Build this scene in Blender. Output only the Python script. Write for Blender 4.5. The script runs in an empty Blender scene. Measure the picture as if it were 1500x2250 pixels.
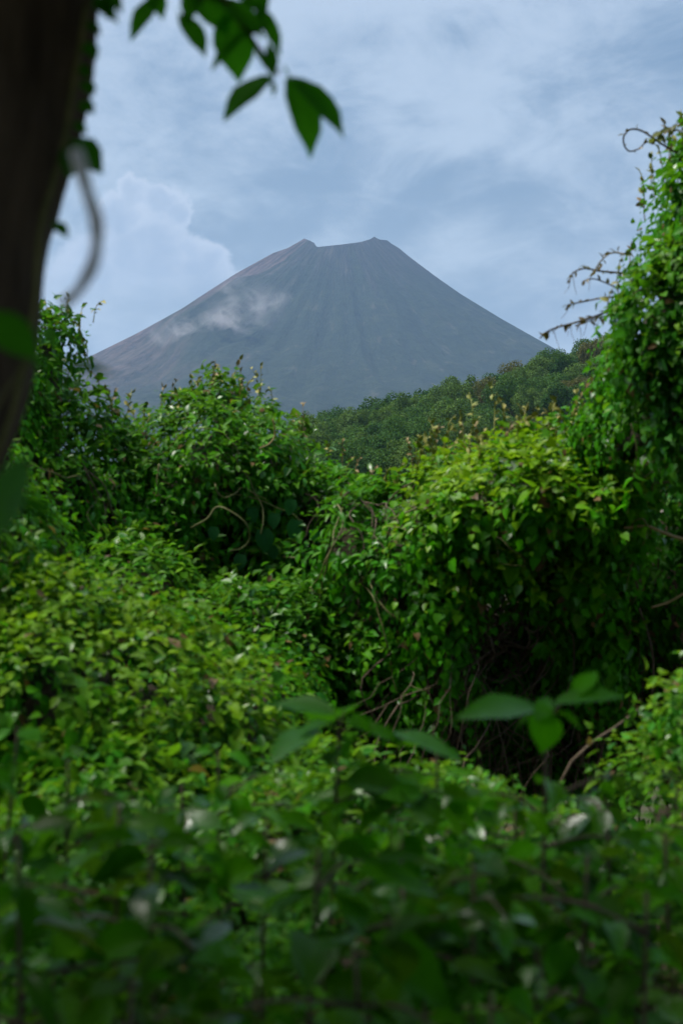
import bpy, math, random
import numpy as np
from mathutils import Vector

R = math.radians
rng = np.random.default_rng(7)
random.seed(7)
scene = bpy.context.scene
COL = scene.collection

# ------------------------------------------------------------------ camera
CZ = 1.7            # eye height
FP = 3125.0         # focal length in photograph pixels (50 mm on a 36 mm tall frame)
cam_d = bpy.data.cameras.new('camera')
cam = bpy.data.objects.new('camera', cam_d)
COL.objects.link(cam)
cam.location = (0, 0, CZ)
cam.rotation_euler = (R(90), 0, 0)
cam_d.sensor_fit = 'VERTICAL'
cam_d.sensor_height = 36.0
cam_d.sensor_width = 24.0
cam_d.lens = 50.0
cam_d.clip_start = 0.02
cam_d.clip_end = 60000
cam_d.dof.use_dof = True
cam_d.dof.focus_distance = 60.0
cam_d.dof.aperture_fstop = 4.8
scene.camera = cam

# ------------------------------------------------------------------ sky
SUN_EL, SUN_AZ = 64.0, -72.0         # degrees; azimuth from the viewing direction, negative = left
world = bpy.data.worlds.new('World')
scene.world = world
world.use_nodes = True
world.cycles.sampling_method = 'MANUAL'
world.cycles.sample_map_resolution = 256


class NT:
    """small node-tree helper"""
    def __init__(s, tree):
        s.t = tree; s.n = tree.nodes; s.l = tree.links

    def node(s, kind, **kw):
        n = s.n.new(kind)
        for k, v in kw.items():
            setattr(n, k, v)
        return n

    def put(s, sock, v):
        if isinstance(v, bpy.types.NodeSocket):
            s.l.new(v, sock)
        elif v is not None:
            sock.default_value = v

    def math(s, op, a, b=None, c=None, clamp=False):
        n = s.node('ShaderNodeMath', operation=op, use_clamp=clamp)
        s.put(n.inputs[0], a); s.put(n.inputs[1], b)
        if c is not None: s.put(n.inputs[2], c)
        return n.outputs[0]

    def vmath(s, op, a, b=None):
        n = s.node('ShaderNodeVectorMath', operation=op)
        s.put(n.inputs[0], a)
        if b is not None: s.put(n.inputs[1], b)
        return n.outputs['Value'] if op in ('LENGTH', 'DISTANCE', 'DOT_PRODUCT') else n.outputs[0]

    def noise(s, vec, scale, detail=3.0, rough=0.5, dist=0.0, out='Fac'):
        n = s.node('ShaderNodeTexNoise')
        s.put(n.inputs['Vector'], vec)
        n.inputs['Scale'].default_value = scale
        n.inputs['Detail'].default_value = detail
        n.inputs['Roughness'].default_value = rough
        n.inputs['Distortion'].default_value = dist
        return n.outputs[out]

    def rng(s, v, a, b, c=0.0, d=1.0, smooth=True):
        n = s.node('ShaderNodeMapRange')
        n.interpolation_type = 'SMOOTHSTEP' if smooth else 'LINEAR'
        s.put(n.inputs[0], v)
        for i, x in enumerate((a, b, c, d)): s.put(n.inputs[i + 1], x)
        return n.outputs[0]

    def mix(s, f, a, b, mode='MIX'):
        n = s.node('ShaderNodeMix', data_type='RGBA', blend_type=mode)
        s.put(n.inputs['Factor'], f)
        s.put(n.inputs['A'], a if not isinstance(a, tuple) else (*a, 1)[:4])
        s.put(n.inputs['B'], b if not isinstance(b, tuple) else (*b, 1)[:4])
        return n.outputs['Result']


wt = world.node_tree
wt.nodes.clear()
w = NT(wt)
tc = w.node('ShaderNodeTexCoord')
Dv = tc.outputs['Generated']
sep = w.node('ShaderNodeSeparateXYZ'); wt.links.new(Dv, sep.inputs[0])
sx, sy, sz = sep.outputs
skyt = w.node('ShaderNodeTexSky')
skyt.sky_type = 'NISHITA'
skyt.sun_disc = False
skyt.sun_elevation = R(SUN_EL)
skyt.sun_rotation = R(SUN_AZ)
skyt.air_density = 1.6
skyt.dust_density = 2.5
skyt.ozone_density = 1.5
sky_lin = w.mix(1.0, skyt.outputs[0], (0.05, 0.05, 0.05), 'MULTIPLY')
# a deck of thin cloud: direction projected on a flat layer, so the streaks run together at the horizon
zz = w.math('ADD', w.math('MAXIMUM', sz, 0.0), 0.16)
comb = w.node('ShaderNodeCombineXYZ')
wt.links.new(w.math('DIVIDE', sx, zz), comb.inputs[0])
wt.links.new(w.math('DIVIDE', sy, zz), comb.inputs[1])
P2 = comb.outputs[0]
mp = w.node('ShaderNodeMapping'); wt.links.new(P2, mp.inputs[0])
mp.inputs['Rotation'].default_value = (0, 0, R(22)); mp.inputs['Scale'].default_value = (2.2, 1.5, 1); mp.inputs['Location'].default_value = (9.9, 8.8, 0)
PM = mp.outputs[0]
n_big = w.noise(PM, 0.85, 2, 0.55, 0.3)
n_mid = w.noise(PM, 2.4, 6, 0.72, 0.35)
deck = w.math('ADD', w.math('MULTIPLY', n_big, 0.60), w.math('MULTIPLY', n_mid, 0.43))
thick = w.rng(deck, 0.40, 0.62)
c_dark = (0.033, 0.055, 0.086)
c_pale = (0.110, 0.132, 0.161)
cloud = w.mix(thick, c_dark, c_pale)
pale_low = w.rng(sz, 0.04, 0.32, 0.52, 0.0)
cloud = w.mix(pale_low, cloud, (0.106, 0.130, 0.162))
deck_col = w.mix(0.86, sky_lin, cloud)
# one towering cumulus low above the mountain's western flank
puffs = [(300, 430, 55, 1), (258, 480, 62, 1), (352, 446, 52, 1), (395, 470, 44, 1), (330, 570, 120, 1), (440, 575, 72, 1),
         (475, 650, 90, 1), (200, 620, 110, 1), (330, 700, 150, 1)]
ay = w.math('MAXIMUM', sy, 0.001)
c2 = w.node('ShaderNodeCombineXYZ')
wt.links.new(w.math('DIVIDE', sx, ay), c2.inputs[0]); wt.links.new(w.math('DIVIDE', sz, ay), c2.inputs[1])
warp = w.noise(c2.outputs[0], 42.0, 5, 0.66, 0.0, 'Color')
wv = w.vmath('SCALE', w.vmath('SUBTRACT', warp, (0.5, 0.5, 0.5)))
wv.node.inputs['Scale'].default_value = 0.034
pv = w.vmath('ADD', c2.outputs[0], wv)
dens = None
shade = None
for (px, py, r, k) in puffs:
    c = ((px - 750) / FP, (1125 - py) / FP, 0.0)
    d = w.vmath('DISTANCE', w.vmath('MULTIPLY', pv, (1, 1, 0)), c)
    f = w.rng(d, r / FP * 1.03, r / FP * 0.74)
    dens = f if dens is None else w.math('MAXIMUM', dens, f)
    g = w.rng(d, r / FP * 1.02, r / FP * 0.25, 0, 1)
    shade = g if shade is None else w.math('MAXIMUM', shade, g)
foot = w.rng(c2.outputs[0].node.inputs[1].links[0].from_socket, (1125 - 700) / FP, (1125 - 560) / FP)
n_in = w.noise(c2.outputs[0], 22.0, 3, 0.6)
tone = w.math('ADD', w.math('MULTIPLY', shade, -0.35), w.math('MULTIPLY', n_in, 1.0))
cum = w.mix(w.rng(tone, -0.05, 0.55), (0.096, 0.122, 0.158), (0.142, 0.163, 0.193))
front = w.math('GREATER_THAN', sy, 0.0)
a_c = w.math('MULTIPLY', w.math('MULTIPLY', dens, front), w.math('MULTIPLY_ADD', foot, 0.85, 0.10))
final = w.mix(a_c, deck_col, cum)
bg = w.node('ShaderNodeBackground'); wt.links.new(final, bg.inputs[0])
bg.inputs[1].default_value = 1.0
wo = w.node('ShaderNodeOutputWorld'); wt.links.new(bg.outputs[0], wo.inputs[0])

# ------------------------------------------------------------------ sun behind the cloud
sd = bpy.data.lights.new('sun', 'SUN')
sd.energy = 1.5
sd.angle = R(25)
sd.color = (1.0, 0.96, 0.89)
sun = bpy.data.objects.new('sun', sd); COL.objects.link(sun)
tosun = Vector((math.sin(R(SUN_AZ)) * math.cos(R(SUN_EL)), math.cos(R(SUN_AZ)) * math.cos(R(SUN_EL)), math.sin(R(SUN_EL))))
sun.rotation_euler = tosun.to_track_quat('Z', 'Y').to_euler()
sun.location = (0, 0, 40)

vs = scene.view_settings
vs.view_transform = 'Standard'
vs.look = 'None'
vs.exposure = 2.2
vs.gamma = 1.0
scene.render.engine = 'CYCLES'
cy = scene.cycles
cy.use_denoising = True
cy.max_bounces = 6
cy.diffuse_bounces = 3
cy.glossy_bounces = 2
cy.transmission_bounces = 4
cy.volume_bounces = 1
cy.transparent_max_bounces = 4
cy.sample_clamp_indirect = 4.0
cy.caustics_reflective = False
cy.caustics_refractive = False


# ------------------------------------------------------------------ helpers
def at(px, py, D):
    """a point of the place seen at photograph pixel (px, py), D metres ahead"""
    return np.array([(px - 750) / FP * D, D, CZ + (1125 - py) / FP * D])


def unit(v):
    return v / np.maximum(np.linalg.norm(v, axis=-1, keepdims=True), 1e-9)


class Noise:
    def __init__(s, seed, n=10):
        r = np.random.default_rng(seed)
        s.k = unit(r.normal(size=(n, 3))) * r.uniform(0.6, 1.6, (n, 1)) * 2.2
        s.p = r.uniform(0, 6.28, n)

    def __call__(s, P, f=1.0):
        return np.sin((P * f) @ s.k.T + s.p).mean(axis=-1) * 1.9


N1, N2, N3, N4 = Noise(1), Noise(2), Noise(3), Noise(4)


def link(o, parent=None):
    COL.objects.link(o)
    if parent is not None:
        o.parent = parent
    return o


def tag(o, label=None, cat=None, group=None, kind=None):
    for k, v in (('label', label), ('category', cat), ('group', group), ('kind', kind)):
        if v: o[k] = v
    return o


def empty(name, loc, label, cat, group=None):
    o = bpy.data.objects.new(name, None)
    o.empty_display_size = 0.1
    o.location = tuple(float(x) for x in loc)
    link(o)
    return tag(o, label, cat, group)


def mesh_from(name, V, F, mat, smooth=True):
    me = bpy.data.meshes.new(name)
    me.from_pydata([tuple(map(float, v)) for v in V], [], [tuple(map(int, f)) for f in F])
    if mat: me.materials.append(mat)
    if smooth: me.polygons.foreach_set('use_smooth', [True] * len(me.polygons))
    me.update()
    return me


def obj(name, me, parent=None, loc=None):
    """mesh given in world coordinates; the parent's own place is taken off again"""
    o = bpy.data.objects.new(name, me)
    link(o, parent)
    if parent is not None and loc is None:
        o.location = -parent.location
    elif loc is not None:
        o.location = Vector([float(x) for x in loc]) - (parent.location if parent is not None else Vector())
    return o


def tube(P, rad, sides=6, wob=0.0):
    P = np.asarray(P, float)
    n = len(P)
    rad = np.broadcast_to(np.asarray(rad, float), (n,))
    T = unit(np.gradient(P, axis=0))
    up = np.array([0.13, 0.31, 0.94])
    V = []; F = []
    A = np.cross(T[0], up); A = A / (np.linalg.norm(A) + 1e-9)
    for i in range(n):
        A = A - T[i] * (A @ T[i]); A = A / (np.linalg.norm(A) + 1e-9)
        B = np.cross(T[i], A)
        for k in range(sides):
            a = 2 * math.pi * k / sides
            r = rad[i] * (1 + wob * math.sin(3 * a + i * 0.7) * 0.5 + wob * random.uniform(-.5, .5))
            V.append(P[i] + r * (math.cos(a) * A + math.sin(a) * B))
    for i in range(n - 1):
        for k in range(sides):
            k2 = (k + 1) % sides
            F.append((i * sides + k, i * sides + k2, (i + 1) * sides + k2, (i + 1) * sides + k))
    F.append(tuple(range(sides))[::-1]); F.append(tuple((n - 1) * sides + k for k in range(sides)))
    return V, F


def spline(pts, n=24):
    """Catmull-Rom through control points"""
    p = np.asarray(pts, float)
    p = np.vstack([2 * p[0] - p[1], p, 2 * p[-1] - p[-2]])
    out = []
    segs = len(p) - 3
    for t in np.linspace(0, segs - 1e-6, n):
        i = int(t); u = t - i
        a, b, c, d = p[i:i + 4]
        out.append(0.5 * (2 * b + (c - a) * u + (2 * a - 5 * b + 4 * c - d) * u * u + (3 * b - a - 3 * c + d) * u ** 3))
    return np.array(out)


# ------------------------------------------------------------------ materials
def new_mat(name):
    m = bpy.data.materials.new(name)
    m.use_nodes = True
    m.node_tree.nodes.clear()
    return m, NT(m.node_tree)


def leaf_material(name, source, rough=0.48, trans=0.38, spec=0.07, rib=0.35, shine=0.45):
    m, t = new_mat(name)
    if source == 'attr':
        a = t.node('ShaderNodeAttribute'); a.attribute_name = 'leaf_colour'; col = a.outputs['Color']; gl = a.outputs['Alpha']
    else:
        a = t.node('ShaderNodeObjectInfo'); col = a.outputs['Color']; gl = a.outputs['Alpha']
    uv = t.node('ShaderNodeUVMap'); uv.uv_map = 'leaf_uv'
    s = t.node('ShaderNodeSeparateXYZ'); t.l.new(uv.outputs[0], s.inputs[0])
    u = t.math('ABSOLUTE', t.math('SUBTRACT', s.outputs[0], 0.5))
    ribm = t.rng(u, 0.0, 0.05, rib, 0.0)
    # side veins run obliquely forward from the midrib
    vv = t.math('SINE', t.math('MULTIPLY', t.math('SUBTRACT', s.outputs[1], t.math('MULTIPLY', u, 0.7)), 46.0))
    veins = t.rng(vv, 0.80, 1.0, 0.0, rib * 0.45)
    geo = t.node('ShaderNodeNewGeometry')
    blot = t.noise(geo.outputs['Position'], 30.0, 1, 0.6)
    c1 = t.mix(t.rng(blot, 0.3, 0.75, 0.0, 0.30), col, t.mix(1.0, col, (0.55, 0.62, 0.6), 'MULTIPLY'))
    c1 = t.mix(t.math('MAXIMUM', ribm, veins), c1, t.mix(1.0, col, (1.8, 1.55, 1.8), 'MULTIPLY'))
    # the underside of a leaf is paler and duller
    c2 = t.mix(geo.outputs['Backfacing'], c1, t.mix(0.22, c1, (0.09, 0.14, 0.04)))
    b = t.node('ShaderNodeBsdfPrincipled')
    t.l.new(c2, b.inputs['Base Color'])
    rg = t.math('SUBTRACT', t.rng(blot, 0.3, 0.7, rough - 0.06, rough + 0.08), t.math('MULTIPLY', gl, 0.16))
    t.put(b.inputs['Roughness'], t.math('ADD', t.math('MULTIPLY', geo.outputs['Backfacing'], 0.2), rg))
    t.put(b.inputs['Specular IOR Level'], t.math('MULTIPLY_ADD', gl, shine, spec))
    tr = t.node('ShaderNodeBsdfTranslucent')
    t.l.new(t.mix(1.0, c2, (1.25, 1.3, 0.6), 'MULTIPLY'), tr.inputs[0])
    mx = t.node('ShaderNodeMixShader'); mx.inputs[0].default_value = trans
    t.l.new(b.outputs[0], mx.inputs[1]); t.l.new(tr.outputs[0], mx.inputs[2])
    o = t.node('ShaderNodeOutputMaterial'); t.l.new(mx.outputs[0], o.inputs[0])
    return m


def plain_material(name, ca, cb, scale, rough=0.9, bump=0.4, stretch=(1, 1, 1), bdist=0.01, spec=0.25):
    m, t = new_mat(name)
    geo = t.node('ShaderNodeNewGeometry')
    mp = t.node('ShaderNodeMapping'); t.l.new(geo.outputs['Position'], mp.inputs[0]); mp.inputs['Scale'].default_value = stretch
    n = t.noise(mp.outputs[0], scale, 6, 0.65, 0.4)
    n2 = t.noise(mp.outputs[0], scale * 0.23, 3, 0.5)
    c = t.mix(t.rng(t.math('MULTIPLY_ADD', n2, 0.4, t.math('MULTIPLY', n, 0.6)), 0.3, 0.7), ca, cb)
    b = t.node('ShaderNodeBsdfPrincipled')
    t.l.new(c, b.inputs['Base Color']); b.inputs['Roughness'].default_value = rough
    b.inputs['Specular IOR Level'].default_value = spec
    bp = t.node('ShaderNodeBump'); bp.inputs['Strength'].default_value = bump; bp.inputs['Distance'].default_value = bdist
    t.l.new(n, bp.inputs['Height']); t.l.new(bp.outputs[0], b.inputs['Normal'])
    o = t.node('ShaderNodeOutputMaterial'); t.l.new(b.outputs[0], o.inputs[0])
    return m


M_LEAF = leaf_material('vine_leaf_mass', 'attr')
M_LEAF_O = leaf_material('vine_leaf', 'object')
M_BROAD = leaf_material('broad_leaf', 'object', rough=0.42, trans=0.40, spec=0.03, shine=0.8)
M_HANG = leaf_material('hanging_leaf', 'object', rough=0.45, trans=0.62, spec=0.05, shine=0.3)
M_SHADE_CANOPY = leaf_material('shade_canopy_leaf_mass', 'attr', rough=0.45, trans=0.2)
M_FAR = leaf_material('far_tree_leaf', 'attr', rough=0.75, trans=0.3, spec=0.02, rib=0.0, shine=0.0)
M_STEM = plain_material('green_vine_stem', (0.07, 0.085, 0.02), (0.16, 0.15, 0.05), 40, 0.6, 0.2)
M_DRY = plain_material('dry_vine_stem', (0.048, 0.036, 0.022), (0.135, 0.098, 0.062), 55, 0.85, 0.5)
M_SHOOT = plain_material('young_shoot', (0.20, 0.16, 0.05), (0.30, 0.20, 0.09), 60, 0.6, 0.2)
M_TIP = plain_material('yellow_green_tip', (0.15, 0.19, 0.02), (0.28, 0.24, 0.05), 30, 0.6, 0.1)
M_FILLER = plain_material('dark_litter_filler', (0.030, 0.024, 0.014), (0.075, 0.058, 0.034), 16, 0.95, 1.0, bdist=0.05)  # litter brown of the added thicket core, dark for the shade inside
M_BARK = plain_material('tree_bark', (0.028, 0.019, 0.013), (0.120, 0.088, 0.060), 24, 0.9, 1.0, (1.3, 1.3, 0.28), 0.02)
M_TWIG = plain_material('twig_bark', (0.06, 0.05, 0.03), (0.13, 0.10, 0.06), 60, 0.8, 0.4)
M_PALE = plain_material('pale_aerial_stem', (0.40, 0.40, 0.40), (0.60, 0.60, 0.60), 60, 0.8, 0.3)
M_FARBARK = plain_material('far_tree_bark', (0.07, 0.055, 0.04), (0.16, 0.13, 0.10), 2.0, 0.9, 0.3)
M_GROUND = plain_material('forest_ground', (0.030, 0.034, 0.014), (0.085, 0.070, 0.040), 1.3, 0.95, 0.8, bdist=0.06)
M_HILL = plain_material('scrub_hill', (0.028, 0.050, 0.016), (0.060, 0.085, 0.030), 0.25, 0.95, 0.8, bdist=0.6)

# ------------------------------------------------------------------ leaf shapes (length 1 along +Y, blade in XY)


def leaf_template(rows, fold, curl, notch=0.0, pet=0.22, wave=0.0):
    V = [(-0.012, -pet, 0.03), (0.012, -pet, 0.03), (0.016, 0.0, 0.0), (-0.016, 0.0, 0.0)]
    UV = [(0.5, 0), (0.5, 0), (0.5, 0), (0.5, 0)]
    F = [(0, 1, 2, 3)]
    b = len(V); V.append((0, 0, 0)); UV.append((0.5, 0))
    st = []
    for i, (t, hw) in enumerate(rows):
        z = -curl * t * t
        off = -notch if i == 0 else 0.0
        wv = wave * (1 if i % 2 else -1)
        st.append(len(V))
        V += [(-hw, t + off, z + fold * hw + wv), (0, t, z), (hw, t + off, z + fold * hw - wv)]
        UV += [(0, t), (0.5, t), (1, t)]
    tip = len(V); V.append((0, 1, -curl)); UV.append((0.5, 1))
    a = st[0]
    F += [(b, a + 1, a), (b, a + 2, a + 1)]
    for a, c in zip(st[:-1], st[1:]):
        F += [(a, a + 1, c + 1, c), (a + 1, a + 2, c + 2, c + 1)]
    a = st[-1]
    F += [(a, a + 1, tip), (a + 1, a + 2, tip)]
    return np.array(V, float), F, np.array(UV, float)


LEAF = [
    leaf_template([(.09, .30), (.30, .40), (.55, .31), (.80, .14)], 0.40, 0.20, 0.12),
    leaf_template([(.10, .17), (.30, .28), (.58, .26), (.82, .12)], 0.45, 0.25, 0.0),
    leaf_template([(.10, .09), (.32, .17), (.62, .155), (.85, .07)], 0.50, 0.28, 0.0),
    leaf_template([(.08, .30), (.32, .46), (.62, .40), (.86, .20)], 0.25, 0.15, 0.10),
    leaf_template([(.10, .13), (.30, .25), (.50, .285), (.70, .22), (.88, .09)], 0.28, 0.30, 0.02, 0.15, 0.012),
]

LEAF.append((np.array([(0, 0, 0), (.28, .45, .06), (0, 1, -.12), (-.28, .45, .06)]), [(0, 1, 2, 3)], np.array([(.5, 0), (1, .45), (.5, 1), (0, .45)])))


def leaf_mesh(k, name, mat):
    V, F, UV = LEAF[k]
    me = mesh_from(name, V, F, mat)
    uv = me.uv_layers.new(name='leaf_uv')
    li = np.empty(len(me.loops), np.int32); me.loops.foreach_get('vertex_index', li)
    uv.data.foreach_set('uv', UV[li].ravel())
    return me


ME_VINE = [leaf_mesh(k, 'vine_leaf_shape', M_LEAF_O) for k in range(5)]
ME_HANG = [leaf_mesh(k, 'hanging_leaf_shape', M_HANG) for k in range(5)]
ME_BROAD = [leaf_mesh(k, 'broad_leaf_shape', M_BROAD) for k in range(5)]


def frames(Dr, Nn):
    Y = unit(Dr); X = unit(np.cross(Y, Nn)); Z = np.cross(X, Y)
    return np.stack([X, Y, Z], axis=-1)          # columns


GLR = np.random.default_rng(77)


def gloss(n):
    """most leaves are dull, some carry a waxy shine"""
    return np.clip(GLR.uniform(size=(n, 1)) ** 7 * 1.2, 0, 1)


def bake_leaves(name, L, mat, parent):
    """many leaves as one mesh. L: dict of arrays P, D, N, S, K, C, ZS"""
    Vs, Ls, ns, cs, uvs, gs, off = [], [], [], [], [], [], 0
    M = frames(L['D'], L['N'])
    for k in range(len(LEAF)):
        idx = np.nonzero(L['K'] == k)[0]
        if not len(idx): continue
        V, F, UV = LEAF[k]
        sc = np.stack([L['S'][idx] * L['WS'][idx], L['S'][idx], L['S'][idx] * L['ZS'][idx]], -1)
        W = np.einsum('nij,nvj->nvi', M[idx], V[None] * sc[:, None, :]) + L['P'][idx][:, None, :]
        flat = np.array([v for f in F for v in f])
        lens = np.array([len(f) for f in F])
        Ls.append((flat[None] + off + (np.arange(len(idx)) * len(V))[:, None]).ravel())
        ns.append(np.tile(lens, len(idx)))
        uvs.append(np.tile(UV[flat], (len(idx), 1)))
        cs.append(np.repeat(L['C'][idx], len(V), axis=0))
        gs.append(np.repeat(gloss(len(idx)), len(V), axis=0))
        Vs.append(W.reshape(-1, 3)); off += len(idx) * len(V)
    if not Vs: return None
    V = np.concatenate(Vs); lo = np.concatenate(Ls); n = np.concatenate(ns)
    me = bpy.data.meshes.new(name)
    me.vertices.add(len(V)); me.vertices.foreach_set('co', (V - np.array(parent.location)).astype(np.float32).ravel())
    me.loops.add(len(lo)); me.loops.foreach_set('vertex_index', lo.astype(np.int32))
    me.polygons.add(len(n))
    me.polygons.foreach_set('loop_start', np.concatenate([[0], np.cumsum(n)[:-1]]).astype(np.int32))
    me.polygons.foreach_set('use_smooth', np.ones(len(n), bool))
    uv = me.uv_layers.new(name='leaf_uv'); uv.data.foreach_set('uv', np.concatenate(uvs).astype(np.float32).ravel())
    ca = me.attributes.new('leaf_colour', 'FLOAT_COLOR', 'POINT')
    C = np.concatenate(cs); ca.data.foreach_set('color', np.hstack([C, np.concatenate(gs)]).astype(np.float32).ravel())
    me.materials.append(mat)
    me.update(calc_edges=True)
    o = bpy.data.objects.new(name, me); link(o, parent)
    o['kind'] = 'stuff'
    return o


from mathutils import Matrix


def leaf_object(P, D, N, S, K, C, zs, ws, parent, meshes, name='leaf'):
    M = frames(np.asarray(D, float)[None], np.asarray(N, float)[None])[0]
    o = bpy.data.objects.new(name, meshes[K])
    link(o, parent)
    o.rotation_euler = Matrix(M.tolist()).to_euler()
    o.scale = (S * ws, S, S * zs)
    pl = parent
    base = Vector((0, 0, 0))
    while pl is not None:
        base += pl.location; pl = pl.parent
    o.location = Vector([float(x) for x in P]) - base
    o.color = (float(C[0]), float(C[1]), float(C[2]), float(gloss(1)[0, 0]) if meshes is not ME_BROAD else min(1.0, 1.1 * random.random() ** 4))
    return o


# ------------------------------------------------------------------ ground and volcano
def grid_mesh(name, xs, ys, zf, mat):
    X, Y = np.meshgrid(xs, ys)
    Z = zf(X, Y)
    V = np.stack([X, Y, Z], -1).reshape(-1, 3)
    nx = len(xs)
    F = [(j * nx + i, j * nx + i + 1, (j + 1) * nx + i + 1, (j + 1) * nx + i) for j in range(len(ys) - 1) for i in range(nx - 1)]
    return mesh_from(name, V, F, mat)


def nonlin(a, b, c, n):
    u = np.linspace(-1, 1, n)
    return np.where(u < 0, -((-u) ** 3) * (c - a), u ** 3 * (b - c)) + c


g = grid_mesh('ground', nonlin(-8000, 8000, 0, 90), nonlin(-1500, 13000, 4, 110),
              lambda X, Y: 0.10 * np.sin(X * .9 + 1) * np.cos(Y * .7) * (np.hypot(X, Y) < 40), M_GROUND)
tag(obj('ground', g), kind='structure')

VC = np.array([0.0, 6000.0])
KM = 6000 / FP          # metres per photograph pixel at the volcano


def lerp_tab(x, tab):
    t = np.array(tab, float)
    return np.interp(x, t[:, 0], t[:, 1])


# silhouettes: radius in metres from the axis -> height
def prof(side):
    if side == 'L':
        pts = [(725, 545), (696, 543), (690, 534), (681, 529), (668, 524), (660, 529), (632, 545), (600, 556), (520, 600), (450, 645), (400, 678), (300, 733), (180, 792), (60, 850), (-150, 930), (-500, 1020), (-900, 1080), (-1400, 1126)]
        return [((750 - a) * KM, CZ + (1125 - b) * KM) for a, b in pts]
    pts = [(760, 536), (790, 532), (812, 526), (822, 520), (832, 526), (850, 528), (862, 537), (876, 545), (900, 565), (960, 610), (1010, 645), (1100, 700), (1180, 745), (1240, 778), (1400, 850), (1600, 920), (1900, 1000), (2300, 1070), (2800, 1126)]
    return [((a - 750) * KM, CZ + (1125 - b) * KM) for a, b in pts]


PL, PR = prof('L'), prof('R')


def volcano_mesh():
    na, nr = 440, 260
    ang = np.linspace(0, 2 * math.pi, na, endpoint=False)
    rr = np.concatenate([np.linspace(20, 260, 70), 260 + (np.linspace(0, 1, nr - 70)[1:] ** 1.25) * 3640])
    A, RR = np.meshgrid(ang, rr)
    hl = lerp_tab(RR, PL); hr = lerp_tab(RR, PR)
    cx = np.cos(A); sy_ = np.sin(A)
    wl = np.clip(0.5 - cx * 0.62, 0, 1); wl = wl * wl * (3 - 2 * wl)
    Z = hl * wl + hr * (1 - wl)
    # the crater: the near and far rim are low and even, the two horns belong to the sides only
    rimz = CZ + (1125 - 541) * KM
    side = np.abs(cx) ** 6
    inner = np.clip((150 - RR) / 130, 0, 1)
    Z -= inner * 60
    fall = np.clip((RR - 150) / 700, 0, 1)
    P = np.stack([np.cos(A) * 3.2, np.sin(A) * 3.2, RR * 0.0005], -1)
    G = N1(P, 2.2) * 26 + N2(P, 5.0) * 23.0 + N3(P * np.array([1, 1, .5]), 13.0) * 12.0 + N4(P * np.array([1, 1, .7]), 27.0) * 5.5
    face = np.clip(-sy_ * 1.3, 0.10, 1)
    Z += G * fall * (0.35 + 0.65 * np.clip(RR / 1400, 0, 1.5)) * np.where(np.abs(cx) > .93, 0.25, 1)
    # the spur that parts the bare flank from the green one
    az = np.degrees(np.arctan2(-np.cos(A), -np.sin(A)))     # 0 = towards the camera, + = to the left
    ridge_az = 25 + 7 * np.sin(RR / 420) + 4 * np.sin(RR / 150 + 1)
    dd = (az - ridge_az) / 9.0
    spur = np.where(dd > 0, np.exp(-(dd * 2.4) ** 2), np.exp(-(dd * 0.7) ** 2)) * np.clip((RR - 480) / 300, 0, 1) * np.exp(-((RR - 900) / 900) ** 2) * 62
    Z += spur
    Z += (N2(np.stack([A * 8, RR * 0.03, A * 0], -1), 1.4)) * 4.0 * np.clip(1 - RR / 500, 0, 1) * (RR > 100) * np.where(np.abs(cx) > .9, .5, 1)
    X = VC[0] + RR * cx; Y = VC[1] + RR * sy_
    # the skyline: nothing stands higher than the outline of cone and crater rim
    crest = [(a_, b_) for b_, a_ in []] + sorted([(-r_, h_) for r_, h_ in PL[1:]] + [(r_, h_) for r_, h_ in PR[:]])
    env = np.interp(X * 6000 / Y, [c_[0] for c_ in crest], [c_[1] for c_ in crest])
    Z = np.minimum(Z + 6, CZ + (env - CZ) * Y / 6000 + np.where(RR > 2500, 1e4, 0))
    V = np.stack([X, Y, Z], -1).reshape(-1, 3)
    F = []
    for j in range(len(rr) - 1):
        for i in range(na):
            i2 = (i + 1) % na
            F.append((j * na + i, j * na + i2, (j + 1) * na + i2, (j + 1) * na + i))
    F.append(tuple(range(na)))
    me = mesh_from('volcano', V, F, None)
    bare = 1 / (1 + np.exp(-(az - ridge_az + 3 * N3(P, 9) * 2) / 1.6)) * (np.abs(az) < 140)
    bare = bare * np.clip(1.55 - RR / 1500 + 0.25 * N2(P, 5.0), 0, 1)
    top = np.clip((640 - RR + N1(P, 8.0) * 230) / 420, 0, 1)
    a1 = me.attributes.new('bare_flank', 'FLOAT', 'POINT'); a1.data.foreach_set('value', bare.ravel().astype(np.float32))
    a2 = me.attributes.new('bare_top', 'FLOAT', 'POINT'); a2.data.foreach_set('value', top.ravel().astype(np.float32))
    a3 = me.attributes.new('polar', 'FLOAT_VECTOR', 'POINT')
    a3.data.foreach_set('vector', np.stack([A * 20, RR * 0.004, A * 0], -1).reshape(-1, 3).astype(np.float32).ravel())
    return me


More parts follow.
